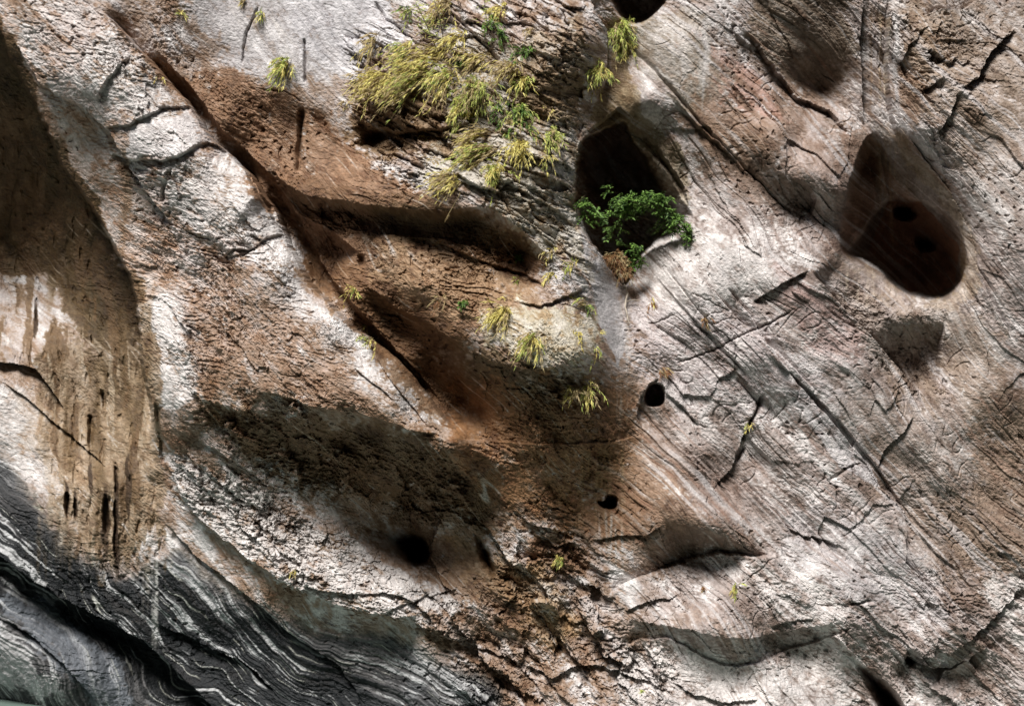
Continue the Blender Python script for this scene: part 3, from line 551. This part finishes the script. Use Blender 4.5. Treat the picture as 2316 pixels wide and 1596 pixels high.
# mottling: brown biofilm and paler scoured rock in blotches and short streaks; iron-rich beds on the right
mo = fbm(S / 26 + .3 * j2, T_ / 70, 701, 4, .62); mo2 = fbm(U / 30, V / 26, 703, 4, .62)
notsch = 1 - np.clip(schist * 1.2, 0, 1)
col = lerp(col, col * c3(.50, .40, .34), notsch * (1 - .55 * smooth) * .70 * sm(.02, .38, mo * .7 + mo2 * .7))
col = lerp(col, np.clip(col * 1.22 + .03, 0, .70), notsch * .7 * sm(.04, .40, -(mo * .7 + mo2 * .7)))
fleck = sm(.52, .80, ridged(Su / 10 + .4 * j2, Tu / 30, 705, 2)) * sm(-.1, .3, fbm(U / 70, V / 70, 707, 2)); col = lerp(col, col * c3(.30, .24, .2), fleck * .75 * notsch * (1 - .6 * smooth))
str3 = fbm(S / 15, T_ / 650, 711, 3, .6); rz = sm(1250, 1480, UM) * notsch
col = lerp(col, c3(.22, .125, .085), rz * .62 * sm(.12, .42, str3) * sm(-.1, .35, n_big + .5 * blob(1560, 1060, 260, 200)))
col = lerp(col, c3(.52, .50, .50), rz * .5 * sm(.10, .36, -str3) * sm(-.3, .2, -n_big))
# fine speckle of lichen, calcite and grime
spk = fbm(U / 6.5, V / 5.5, 330, 2, .7)
col *= (1 + .26 * n_fin + .16 * spk + .24 * n_mid)[..., None]
gr = sm(.28, .5, n_fin + .4 * n_mid - .15) * .45 * np.clip(1 - smooth, .2, 1)
col = lerp(col, c3(.12, .075, .045), gr)
wh = sm(.30, .55, -n_fin + .5 * fbm(U / 90, V / 90, 340, 2)) * .5 * np.clip(1 - smooth * .6 - 1.5 * schist, 0, 1)
col = lerp(col, c3(.74, .68, .63), wh * sm(.10, .30, col.mean(-1)))
dkm = sm(.36, .10, col.mean(-1)) * notsch * (1 - .8 * sm(1400, 1600, UM) * sm(300, 500, VM))
col = lerp(col, col * c3(1.07, .95, .74), dkm * .9)
col = lerp(col, col * c3(1.04, .97, .88), notsch * sm(.42, .2, col.mean(-1)) * sm(1500, 1380, UM))
gr2 = col.mean(-1)[..., None] * c3(1.13, .96, .91); rbrown = np.clip(blob(2320, 1050, 260, 300) + blob(1560, 1130, 170, 130) + blob(2100, 120, 70, 220) + blob(1700, 260, 150, 140), 0, 1)
col = lerp(col, gr2 * .95, (.10 + .20 * sm(1380, 1500, UM) * (1 - .8 * rbrown)) * notsch * (PIT < 20))
hi = sm(.25, .5, col.mean(-1)) * .5; g_ = col.mean(-1)[..., None] * c3(1.045, .99, .955); col = col + (g_ - col) * hi[..., None]
col = lerp(col, col * c3(.70, .74, .78), schist * .9)
col = np.clip(col, .010, .86)

# ------------------------------------------------------------------ the cliff mesh
CX, CY = 1157.5, 798.0
k = 1 + (low + PIT) / 100 / D0
X = (U - CX) / 100 * k; Z = (CY - V) / 100 * k; Y = D / 100
nr, nc = U.shape
me = bpy.data.meshes.new('rock_face')
me.vertices.add(nr * nc); me.vertices.foreach_set('co', np.stack([X, Y, Z], -1).astype(F).ravel())
idx = np.arange(nr * nc, dtype=np.int32).reshape(nr, nc)
q = np.stack([idx[:-1, :-1], idx[1:, :-1], idx[1:, 1:], idx[:-1, 1:]], -1).reshape(-1, 4)
me.loops.add(q.size); me.loops.foreach_set('vertex_index', q.ravel())
me.polygons.add(len(q)); me.polygons.foreach_set('loop_start', np.arange(0, q.size, 4, dtype=np.int32))
me.update(calc_edges=True)
me.polygons.foreach_set('use_smooth', np.zeros(len(q), bool))
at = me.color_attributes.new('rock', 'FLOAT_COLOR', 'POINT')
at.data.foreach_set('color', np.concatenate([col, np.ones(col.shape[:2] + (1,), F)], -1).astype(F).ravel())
rock = bpy.data.objects.new('rock_face', me); C.objects.link(rock)
rock['label'] = 'tall marble and schist gorge wall with caves, ledges and rust stains'; rock['kind'] = 'structure'; rock['category'] = 'cliff'

def mat(name, rough_=.8, spec=.3):
    m = bpy.data.materials.new(name); m.use_nodes = True; b = m.node_tree.nodes['Principled BSDF']
    b.inputs['Roughness'].default_value = rough_; b.inputs['Specular IOR Level'].default_value = spec
    return m, m.node_tree, b
m, t, b = mat('marble', .6, .28)
vc = t.nodes.new('ShaderNodeVertexColor'); vc.layer_name = 'rock'
tc = t.nodes.new('ShaderNodeTexCoord')
n1 = t.nodes.new('ShaderNodeTexNoise'); n1.inputs['Scale'].default_value = 14; n1.inputs['Detail'].default_value = 6; n1.inputs['Roughness'].default_value = .7
t.links.new(tc.outputs['Object'], n1.inputs['Vector'])
rp = t.nodes.new('ShaderNodeMapRange'); rp.inputs[1].default_value = .3; rp.inputs[2].default_value = .7; rp.inputs[3].default_value = .72; rp.inputs[4].default_value = 1.28
t.links.new(n1.outputs['Fac'], rp.inputs[0])
mx = t.nodes.new('ShaderNodeVectorMath'); mx.operation = 'SCALE'
t.links.new(vc.outputs['Color'], mx.inputs[0]); t.links.new(rp.outputs[0], mx.inputs['Scale']); t.links.new(mx.outputs[0], b.inputs['Base Color'])
n2 = t.nodes.new('ShaderNodeTexNoise'); n2.inputs['Scale'].default_value = 30; n2.inputs['Detail'].default_value = 5; n2.inputs['Roughness'].default_value = .65
t.links.new(tc.outputs['Object'], n2.inputs['Vector'])
bp = t.nodes.new('ShaderNodeBump'); bp.inputs['Distance'].default_value = .03; bp.inputs['Strength'].default_value = .7
t.links.new(n2.outputs['Fac'], bp.inputs['Height']); t.links.new(bp.outputs[0], b.inputs['Normal'])
me.materials.append(m)

# ------------------------------------------------------------------ river and the other side of the gorge
def grid_obj(name, fn, nx, ny, material):
    vs = [fn(i / nx, j / ny) for j in range(ny + 1) for i in range(nx + 1)]
    fs = [(j * (nx + 1) + i, j * (nx + 1) + i + 1, (j + 1) * (nx + 1) + i + 1, (j + 1) * (nx + 1) + i) for j in range(ny) for i in range(nx)]
    mm = bpy.data.meshes.new(name); mm.from_pydata(vs, [], fs); mm.update(); mm.materials.append(material)
    o = bpy.data.objects.new(name, mm); C.objects.link(o); return o
wm, wt, wb = mat('river_water', .25, .3); wb.inputs['Base Color'].default_value = (.15, .20, .175, 1)
wn = wt.nodes.new('ShaderNodeTexNoise'); wn.inputs['Scale'].default_value = 1.2; wn.inputs['Detail'].default_value = 4
wbp = wt.nodes.new('ShaderNodeBump'); wbp.inputs['Strength'].default_value = .3; wbp.inputs['Distance'].default_value = .2
wt.links.new(wn.outputs['Fac'], wbp.inputs['Height']); wt.links.new(wbp.outputs[0], wb.inputs['Normal'])
water = grid_obj('river_water', lambda a, b: (-90 + 180 * a, -14 + 21 * b, -8.42), 8, 8, wm)
water['kind'] = 'structure'; water['label'] = 'pale green river water below the gorge wall'
om, ot, ob = mat('far_bank_rock', .9, .2)
on = ot.nodes.new('ShaderNodeTexNoise'); on.inputs['Scale'].default_value = .15; on.inputs['Detail'].default_value = 8
orr = ot.nodes.new('ShaderNodeValToRGB'); orr.color_ramp.elements[0].color = (.05, .04, .028, 1); orr.color_ramp.elements[1].color = (.20, .16, .12, 1)
ot.links.new(on.outputs['Fac'], orr.inputs[0]); ot.links.new(orr.outputs[0], ob.inputs['Base Color'])
from mathutils import noise as mn
gm, gt, gb = mat('river_gravel', .9, .2)
gn = gt.nodes.new('ShaderNodeTexVoronoi'); gn.inputs['Scale'].default_value = 3
gr_ = gt.nodes.new('ShaderNodeValToRGB'); gr_.color_ramp.elements[0].color = (.03, .024, .018, 1); gr_.color_ramp.elements[1].color = (.11, .09, .07, 1)
gt.links.new(gn.outputs['Color'], gr_.inputs[0]); gt.links.new(gr_.outputs[0], gb.inputs['Base Color'])
gv = grid_obj('unseen_gravel_bank', lambda a, b: (-90 + 180 * a, -75 + 65 * b, -8.7 + 1.6 * (1 - b) + .5 * mn.noise(Vector((a * 40, b * 14, 1)))), 90, 40, gm)  # out of view; added so darker, warmer light bounces onto the undersides
gv['kind'] = 'structure'; gv['label'] = 'unseen dark river gravel on the near bank, added for warm bounce'
def opp(a, b):
    x = -150 + 300 * a; z = -10 + 92 * b
    return (x, -64 - 6 * mn.noise(Vector((x * .05, z * .05, 0))) - 3 * mn.noise(Vector((x * .2, z * .2, 4))) - .1 * z, z)
ow = grid_obj('unseen_gorge_wall', opp, 160, 60, om); ow['kind'] = 'structure'; ow['label'] = 'unseen brown gorge wall behind the camera, raised to cut sky light'  # out of view; built tall to block low sky and darken undersides

# ------------------------------------------------------------------ plants
R = random.Random(4)
def at(u, v, d): kk = 1 + d / 100 / D0; return Vector(((u - CX) / 100 * kk, d / 100, (CY - v) / 100 * kk))
def surf(u, v):
    i = int(np.searchsorted(va, v)); j = int(np.searchsorted(ua, u)); return Vector((float(X[i, j]), float(Y[i, j]), float(Z[i, j])))
def leafmat(name, c0, c1, rg=.55):
    m, t, b = mat(name, rg, .3)
    tc = t.nodes.new('ShaderNodeTexCoord'); n = t.nodes.new('ShaderNodeTexNoise'); n.inputs['Scale'].default_value = 9; n.inputs['Detail'].default_value = 3
    cr = t.nodes.new('ShaderNodeValToRGB'); cr.color_ramp.elements[0].position = .35; cr.color_ramp.elements[1].position = .65
    cr.color_ramp.elements[0].color = (*c0, 1); cr.color_ramp.elements[1].color = (*c1, 1)
    t.links.new(tc.outputs['Object'], n.inputs['Vector']); t.links.new(n.outputs['Fac'], cr.inputs[0]); t.links.new(cr.outputs[0], b.inputs['Base Color'])
    tr = t.nodes.new('ShaderNodeBsdfTranslucent'); mxs = t.nodes.new('ShaderNodeMixShader'); mxs.inputs[0].default_value = .3
    t.links.new(cr.outputs[0], tr.inputs[0]); t.links.new(b.outputs[0], mxs.inputs[1]); t.links.new(tr.outputs[0], mxs.inputs[2])
    t.links.new(mxs.outputs[0], t.nodes['Material Output'].inputs['Surface']); return m
LM = {'Y': leafmat('yellow_grass', (.40, .31, .07), (.86, .79, .28)), 'G': leafmat('green_grass', (.16, .22, .035), (.62, .66, .18)),
      'F': leafmat('fern_green', (.04, .085, .018), (.19, .33, .06)), 'T': leafmat('straw', (.28, .20, .09), (.58, .47, .25)),
      'R': leafmat('rusty_grass', (.16, .065, .025), (.33, .17, .07)), 'B': leafmat('shrub_leaf', (.018, .05, .010), (.20, .34, .07)),
      'W': leafmat('woody_stem', (.05, .035, .02), (.14, .10, .06)), 'P': leafmat('pale_root', (.42, .36, .28), (.62, .55, .46))}
class MB:
    def __init__(s): s.v = []; s.f = []
    def leaf(s, p, d, n, L, W):
        d = d.normalized(); sd = d.cross(n)
        if sd.length < 1e-4: sd = Vector((1, 0, 0))
        sd.normalize(); up = sd.cross(d).normalized(); b = len(s.v)
        s.v += [p, p + d * L * .45 + sd * W / 2 + up * L * .06, p + d * L - up * L * .12, p + d * L * .45 - sd * W / 2 + up * L * .06]
        s.f += [(b, b + 1, b + 2, b + 3)]
    def tube(s, pts, r0, r1, k=5):
        n = len(pts); base = len(s.v)
        for i, p in enumerate(pts):
            t = (pts[min(i + 1, n - 1)] - pts[max(i - 1, 0)]).normalized(); a = t.cross(Vector((.3, 1, .2))).normalized(); c = t.cross(a)
            rr = r0 + (r1 - r0) * i / (n - 1)
            for q in range(k): g = 2 * math.pi * q / k; s.v.append(p + (a * math.cos(g) + c * math.sin(g)) * rr)
        for i in range(n - 1):
            for q in range(k): s.f.append((base + i * k + q, base + i * k + (q + 1) % k, base + (i + 1) * k + (q + 1) % k, base + (i + 1) * k + q))
    def build(s, name, m, parent, org):
        me = bpy.data.meshes.new(name); me.from_pydata([tuple(p - org) for p in s.v], [], s.f); me.update(); me.materials.append(m)
        o = bpy.data.objects.new(name, me); C.objects.link(o); o.parent = parent; return o
def thing(name, label, cat, loc, group=None):
    o = bpy.data.objects.new(name, None); C.objects.link(o); o.location = loc; o['label'] = label; o['category'] = cat; o.empty_display_size = .1
    if group: o['group'] = group
    return o
def tuft(u, v, size, n, kind, label, dx=-.5, droop=1.0, p0=None, leaf=.12, name='grass_tuft', group=None, spread=.9, per=9, wid=.024):
    p0 = p0 or surf(u, v); o = thing(name, label, 'grass tuft' if name == 'grass_tuft' else 'fern', p0, group)
    st = MB(); fo = {}
    kinds = kind if len(kind) > 1 else kind * 2
    for i in range(n):
        L = size / 100 * R.uniform(.55, 1.25); root = p0 + Vector((R.gauss(0, .17), 0, R.gauss(0, .12))) * (size / 100) + Vector((0, .02, 0))
        d = Vector((dx + R.gauss(0, .42) * spread, -R.uniform(.35, .9), R.gauss(.15, .4))).normalized()
        g = Vector((dx * .25, -.05, -1)) * droop * R.uniform(.5, 1.0)
        pts = [root + d * L * t + g * L * t * t * .75 for t in (0, .25, .5, .75, 1)]
        st.tube(pts, .006, .002, 3)
        kk = R.choice(kinds); m = fo.setdefault(kk, MB())
        for q in range(per):
            t = R.uniform(.15, 1.05); p = root + d * L * t + g * L * t * t * .75
            tg = (d + g * 1.5 * t).normalized()
            ld = tg * .9 + Vector((R.gauss(0, .27) + dx * .25, R.gauss(-.1, .25), R.gauss(-.15, .27)))
            m.leaf(p, ld, Vector((R.gauss(0, .5), -1, R.gauss(.6, .4))), leaf * R.uniform(.5, 1.5), wid * R.uniform(.7, 1.3))
    st.build('stalks', LM['T'], o, p0)
    for kk, m in fo.items(): m.build('foliage', LM[kk], o, p0)
    return o
CL = 'yellow grasses on the rough rock beside the cave'
T = [ # u, v, size, stems, kind, label, dx
 (845,98,44,12,'YT','thin pale yellow tuft at the far upper left of the grassy patch',-.5),
 (925,112,42,18,'YG','yellow tuft on pale rock, right of the thinnest pale tuft',-.6),
 (880,180,60,46,'YY','dense golden clump hanging at the lower left end of the grassy patch',-.8),
 (925,205,46,30,'YT','golden clump spreading below the dense left clump, over dark rock',-.8),
 (1000,128,70,48,'YY','longest golden clump sweeping down left from the middle of the patch',-1.3),
 (965,175,62,44,'YG','golden clump just below the longest sweeping one',-1.1),
 (1045,88,40,22,'YY','bright yellow clump under the tall dark stems',-.7),
 (1015,12,38,22,'YT','brownish yellow clump at the top edge of the picture',-.5),
 (985,42,30,12,'YG','small olive tuft left of the top edge clump beside a dark stem',-.5),
 (1135,18,32,12,'YY','pale yellow tuft on white rock near the top edge',-.5),
 (1092,136,44,20,'YT','yellow tuft lying right of the pale diagonal slab crack',-.8),
 (1160,158,42,20,'YT','straw yellow tuft below the bright green fern',-.6),
 (1186,182,32,14,'YG','small tuft right of the straw yellow one, over a dark gap',-.1),
 (1018,178,52,34,'GY','yellow green clump in the middle of the patch, left of the greenest one',-.4),
 (1080,205,50,46,'GG','greenest thick clump in the middle of the grassy patch',-.2),
 (1050,235,34,20,'GY','green tuft hanging below the greenest clump',-.4),
 (1120,236,30,14,'GF','dark green tuft right of the greenest clump',.0),
 (1206,70,28,8,'TT','dry straw tuft on broken blocks at the upper right of the patch',.0),
 (782,232,20,7,'TT','tiny straw tuft at the left foot of the patch above the dark hollow',-.3),
 (1078,250,38,22,'YG','bright drooping tuft pointing down left below the patch',-1.2),
 (962,303,26,10,'YY','lone small yellow tuft above the dark ledge, left of the others',-.2),
 (1100,300,40,18,'YT','straw coloured tuft sweeping left under the bright drooping one',-1.3),
 (1110,338,52,36,'YG','brightest yellow green tuft, long and sweeping left in the lower patch',-1.5),
 (1036,402,44,22,'YT','pale straw tuft at the bottom of the patch with one long seed stalk',-1.1),
 (978,362,22,8,'TT','faint grey straw tuft left of the brightest tuft',-.1),
 (1125,384,34,18,'GY','olive tuft on grey broken rock at the lower middle',-.2),
 (1180,338,32,20,'YY','golden tuft on grey rock at the lower right of the patch',-.2),
 (1214,302,24,12,'YY','small golden tuft between green tufts near the rock column',-.1),
 (1170,280,36,24,'GF','green tuft hanging in the right part of the patch',-.1),
 (1178,250,32,18,'GF','green tuft above the hanging one in the right part of the patch',-.1),
 (1122,262,22,12,'GF','small dark green tuft in a crack beside a pale block',-.1),
 (1246,306,36,20,'GG','narrow green tuft hanging straight down beside the column',.05),
 (1236,358,30,14,'YG','pale tuft just below the narrow green one',.0),
 (1240,252,30,12,'TY','dry brownish tuft left of the column at cave roof height',-.1),
 (1356,160,34,20,'YG','yellow green tuft hanging on the column above the leafy cave',-.05),
 (1350,200,22,8,'YT','sparse tuft hanging under the one on the column',-.05),
 (1402,60,44,28,'GG','long green grass hanging in the groove below the top cave',.1),
 (1412,104,32,16,'GY','green grass lower in the groove under the top cave',.1),
 (652,146,32,22,'YG','lone yellow tuft on the smooth grey slab beside a vertical crack',-.5),
 (590,32,20,14,'YG','small olive tuft in the crack at the upper left of the grey slab',-.2),
 (556,4,16,9,'YT','small tuft at the top edge of the grey slab',-.3),
 (408,28,12,7,'GY','tiny green tuft near the top edge on brown rock, left of the cracks',-.2),
 (362,174,18,7,'YT','faint tuft on the upper edge of the pale ridge',-.5),
 (798,652,26,14,'GY','green tuft on rusty rock right of the pale ridge',-.2),
 (832,772,36,20,'YG','yellow tuft hanging on the edge of the pale ridge',-.6),
 (820,738,18,8,'YG','smaller tuft just above the one on the ridge edge',-.3),
 (1000,678,26,9,'RT','rusty dry tuft on brown rock under the great overhang',-.3),
 (1252,566,26,12,'YT','pale tuft at the right tip of the great overhang',-.2),
 (1292,598,28,16,'YG','yellow tuft on the slab between the overhang tip and the leafy cave',-.3),
 (1256,616,24,12,'YY','drooping yellow tuft left of the one on the slab',-.7),
 (1170,634,22,10,'YG','faint tuft in the shade under the tip of the overhang',-.1),
 (1136,670,22,11,'YT','straw tuft above the pale bulge at its left end',-.2),
 (1148,700,36,24,'YY','wide yellow tuft at the left end of the pale bulge',-.5),
 (1210,768,36,22,'YG','yellow green tuft hanging over the dark belly of the pale bulge',-.4),
 (1318,690,38,20,'YG','yellow tuft sweeping left on the right side of the pale bulge',-1.0),
 (1330,694,20,14,'FG','small leafy green tuft at the upper right of the pale bulge',.0),
 (1308,752,26,14,'YY','yellow tuft on the lower right of the pale bulge',-.2),
 (1346,790,28,14,'YG','olive yellow tuft at the lower right corner of the pale bulge',-.2),
 (1356,752,14,7,'YY','tiny yellow tuft at the right rim of the pale bulge',.0),
 (1308,880,32,9,'YT','left one of two thin tufts hanging alone on the brown belly',-.35),
 (1328,876,38,10,'YG','right one of two thin tufts hanging alone on the brown belly',-.05),
 (1430,600,26,26,'GY','mossy yellow green tuft at the foot of the leafy cave',.0),
 (1472,682,20,12,'RY','small rusty and yellow tuft on white rock right of the pale root',.2),
 (1594,722,20,14,'TR','spiky dry tuft on pale marble crossed by a crack',.1),
 (1496,838,24,14,'TR','dry reddish tuft on the brow of the small round hole',.2),
 (1696,958,22,5,'YG','thin hanging grass in the slanting crack of the pale slabs',-.1),
 (1663,1328,26,16,'YG','lone yellow green tuft on pale rock at the lower right',-.1),
 (1265,1262,26,18,'GY','mossy green tuft on crumbly rock left of the grey drip streak',.0),
 (1446,1562,9,6,'GG','tiny green tuft on white rock at the bottom edge',.0),
 (668,1290,14,8,'YT','small straw tuft on the white apron at the lower left',-.4),
 (1587,1330,18,5,'RT','faint rusty tuft left of the lone lower right tuft',.0)]
for (u, v, sz, n, kd, lb, dx) in T:
    big = sz > 30
    tuft(u, v, sz * (1.2 if big else .95), int(n * (1.9 if big else .8)), kd + ('T' if big and sz > 34 else ''), lb, dx, droop=.9 if dx < -.7 else 1.1, leaf=.135 if big else .11, per=14 if big else 8, wid=.018)
# feathery ferns
for (u, v, sz, n, lb, dx) in [(925,22,34,12,'feathery pale green fern at the top edge of the patch',-.3),(1106,58,36,20,'dark green fern hanging from the top edge between pale slabs',.1),
        (1126,78,26,14,'shadowy dark green fern below the larger dark one',.2),(1184,118,32,24,'vivid green fern at the right of the grassy patch',-.2),(1040,134,18,12,'small dark green fern in the middle of the golden clumps',-.1),
        (1174,578,14,9,'small dark fern in the shade of the great overhang',-.2),(1046,684,12,12,'small round green fern on a bare grey patch of the brown rock',.0),(1483,896,9,4,'tiny green sprig inside the small round hole',.2)]:
    tuft(u, v, sz, n, 'F' if lb[0] != 'f' else 'GF', lb, dx, leaf=.085, name='fern', per=16, wid=.02)
# tall thin stems
for (pts, lb, lv) in [([(1003,118),(1001,80),(992,40),(976,-12)], 'tall thin dark stem rising to the top edge, the straighter left of the golden crack', 6),
        ([(992,126),(975,85),(958,50),(944,22)], 'thin bent stem with feathery leaves rising left of the tall dark stem', 26), ([(1101,98),(1100,50),(1094,-8)], 'thin straight stem above the dark green fern', 10)]:
    P = [surf(a, b) + Vector((0, -.12 - .22 * i, 0)) for i, (a, b) in enumerate(pts)]; P[0] = surf(*pts[0]); o = thing('slender_sapling', lb, 'sapling', P[0])
    st = MB(); st.tube(P, .014, .007, 5); fo = MB()
    for q in range(lv * 5):
        t = R.uniform(.3, 1) * (len(P) - 1); i = min(int(t), len(P) - 2); p = P[i].lerp(P[i + 1], t - i)
        fo.leaf(p + Vector((R.gauss(0, .10), R.gauss(0, .06), R.gauss(0, .04))), Vector((R.gauss(0, 1), R.gauss(-.2, .5), R.gauss(-.2, .4))), Vector((0, -1, .4)), .09, .018)
    st.build('stem', LM['W'], o, P[0]); fo.build('foliage', LM['G'], o, P[0])
# seed stalk of the lowest straw tuft
p0 = surf(1043, 415); o = thing('grass_stalk', 'single long straw stalk hanging from the lowest straw tuft across the dark ledge', 'grass stalk', p0)
sk = MB(); pe = [p0, p0 + Vector((-.05, -.12, -.25)), p0 + Vector((-.2, -.16, -.52)), p0 + Vector((-.35, -.16, -.78))]; sk.tube(pe, .009, .006, 4); sk.build('stalk', LM['T'], o, p0)
hd = MB()
for q in range(14): hd.leaf(pe[3].lerp(pe[2], R.uniform(0, .5)), Vector((R.gauss(-.3, .3), -.1, -1)), Vector((0, -1, 0)), .07, .016)
hd.build('seed_head', LM['T'], o, p0)

# shrub in the mouth of the upper cave
def clump(mb, u, v, d, ru, rv, rd, n, L=.095, W=.05):
    """leaves gathered in small flat drooping sprays with gaps between them"""
    c = at(u, v, d); n = int(n * 1.5)
    for q in range(max(3, n // 13)):
        a = Vector((R.gauss(0, 1), R.gauss(0, 1), R.gauss(0, 1))).normalized() * R.uniform(.2, 1) ** .5
        sc = c + Vector((a.x * ru * 1.3 / 100, a.y * rd * 1.3 / 100, a.z * rv * 1.25 / 100)); ax = Vector((a.x + R.gauss(0, .6), -.4 + R.gauss(0, .4), R.gauss(-.25, .3))).normalized()
        ls = L * R.uniform(.6, 1.25); side = ax.cross(Vector((0, 0, 1))).normalized()
        for w_ in range(13):
            t = w_ / 12; sgn = 1 if w_ % 2 else -1
            p = sc + ax * (t - .5) * .22 + side * sgn * .012 + Vector((R.gauss(0, .012), R.gauss(0, .012), -.05 * t * t + R.gauss(0, .012)))
            mb.leaf(p, ax * .6 + side * sgn * .9 + Vector((0, 0, R.gauss(-.2, .25))), Vector((R.gauss(0, .35), -.4, 1)), ls * R.uniform(.7, 1.2), ls * .5 * R.uniform(.8, 1.2))
def shrub(label, root, limbs, clumps, kind, cat='shrub', name='shrub'):
    p0 = at(*root); o = thing(name, label, cat, p0); st = MB()
    for L in limbs:
        P = [p0] + [at(*q) for q in L]; Q = []
        for i in range(len(P) - 1):
            for t in (0, .5): Q.append(P[i].lerp(P[i + 1], t) + Vector((R.gauss(0, .012), R.gauss(0, .012), R.gauss(0, .012))))
        Q[0] = P[0]; Q.append(P[-1]); st.tube(Q, .022, .006, 5)
    st.build('branches', LM['W'], o, p0); fo = MB()
    for c in clumps: clump(fo, *c)
    fo.build('foliage', LM[kind], o, p0); return o
shrub('bright green leafy shrub filling the mouth of the upper cave', (1512, 520, 10),
      [[(1500,495,-20),(1470,470,-30),(1430,455,-25),(1395,460,-15)], [(1510,500,-25),(1490,470,-35),(1475,445,-40)], [(1525,505,-35),(1545,520,-45),(1562,533,-50)], [(1480,500,-10),(1430,488,0),(1390,485,10)]],
      [(1470,445,-40,26,12,18,190),(1492,452,-38,18,14,16,110),(1435,452,-25,26,12,20,150),(1405,455,-15,18,14,18,90),(1400,472,-8,20,13,18,110),(1432,475,-15,26,12,18,130),(1462,470,-28,18,10,16,60),
       (1500,475,-38,16,10,14,70),(1520,488,-42,16,12,14,100),(1535,503,-45,15,12,14,100),(1550,518,-48,12,10,12,80),(1560,532,-50,8,8,10,50),(1528,522,-40,12,7,10,40),(1385,485,5,10,8,12,40),(1415,488,5,16,8,14,50),(1376,428,20,8,12,10,26),(1510,505,-30,18,12,14,70),(1400,515,40,22,12,20,60),(1370,530,40,14,12,18,36),(1410,545,50,18,10,18,40),(1490,520,-5,18,10,14,50),(1520,520,-25,14,9,10,50)], 'B')
shrub('light green leafy shrub on the left lip of the upper cave', (1306, 470, -110),
      [[(1320,465,-120),(1340,478,-115),(1360,492,-105)], [(1316,452,-125),(1322,443,-125)]],
      [(1318,455,-122,10,12,10,70),(1328,472,-120,12,12,10,70),(1345,480,-112,13,11,10,70),(1360,492,-105,8,8,8,34),(1320,492,-118,8,10,8,34),(1335,498,-110,8,8,8,24)], 'B')
shrub('dark leafy shoot growing low at the foot of the upper cave', (1428, 606, -5), [[(1434,585,-20),(1438,565,-25)], [(1445,590,-20)]],
      [(1438,566,-25,12,12,10,60),(1432,585,-22,12,12,10,60),(1446,590,-20,10,10,10,40),(1428,600,-20,9,8,8,30)], 'B')
tuft(1392, 586, 34, 90, 'RRT', p0=at(1392, 584, 0), label= 'mat of dry brown grass and rootlets at the foot of the upper cave', dx=.1, leaf=.11, wid=.012, spread=1.4)
tuft(1404, 612, 28, 60, 'RRT', p0=at(1406, 610, -10), label= 'lower mat of dry rootlets beside the pale root', dx=.1, leaf=.11, wid=.012, spread=1.1)
# pale root
p0 = surf(1408, 628); o = thing('tree_root', 'pale twisted root hanging down the marble below the leafy cave', 'root', p0)
def path(L, off): return [surf(a, b) + Vector((0, -off, 0)) for a, b in L]
rt = MB(); rt.tube([at(1402, 612, -20), at(1404, 624, -35)] + path([(1408,642),(1414,652),(1418,664),(1414,680),(1411,694),(1416,708),(1418,722),(1421,732)], .16), .034, .010, 6); rt.build('main_root', LM['P'], o, p0)
rt = MB(); rt.tube(path([(1414,684),(1422,679),(1434,677),(1448,679)], .14), .016, .006, 5); rt.build('side_root', LM['P'], o, p0)
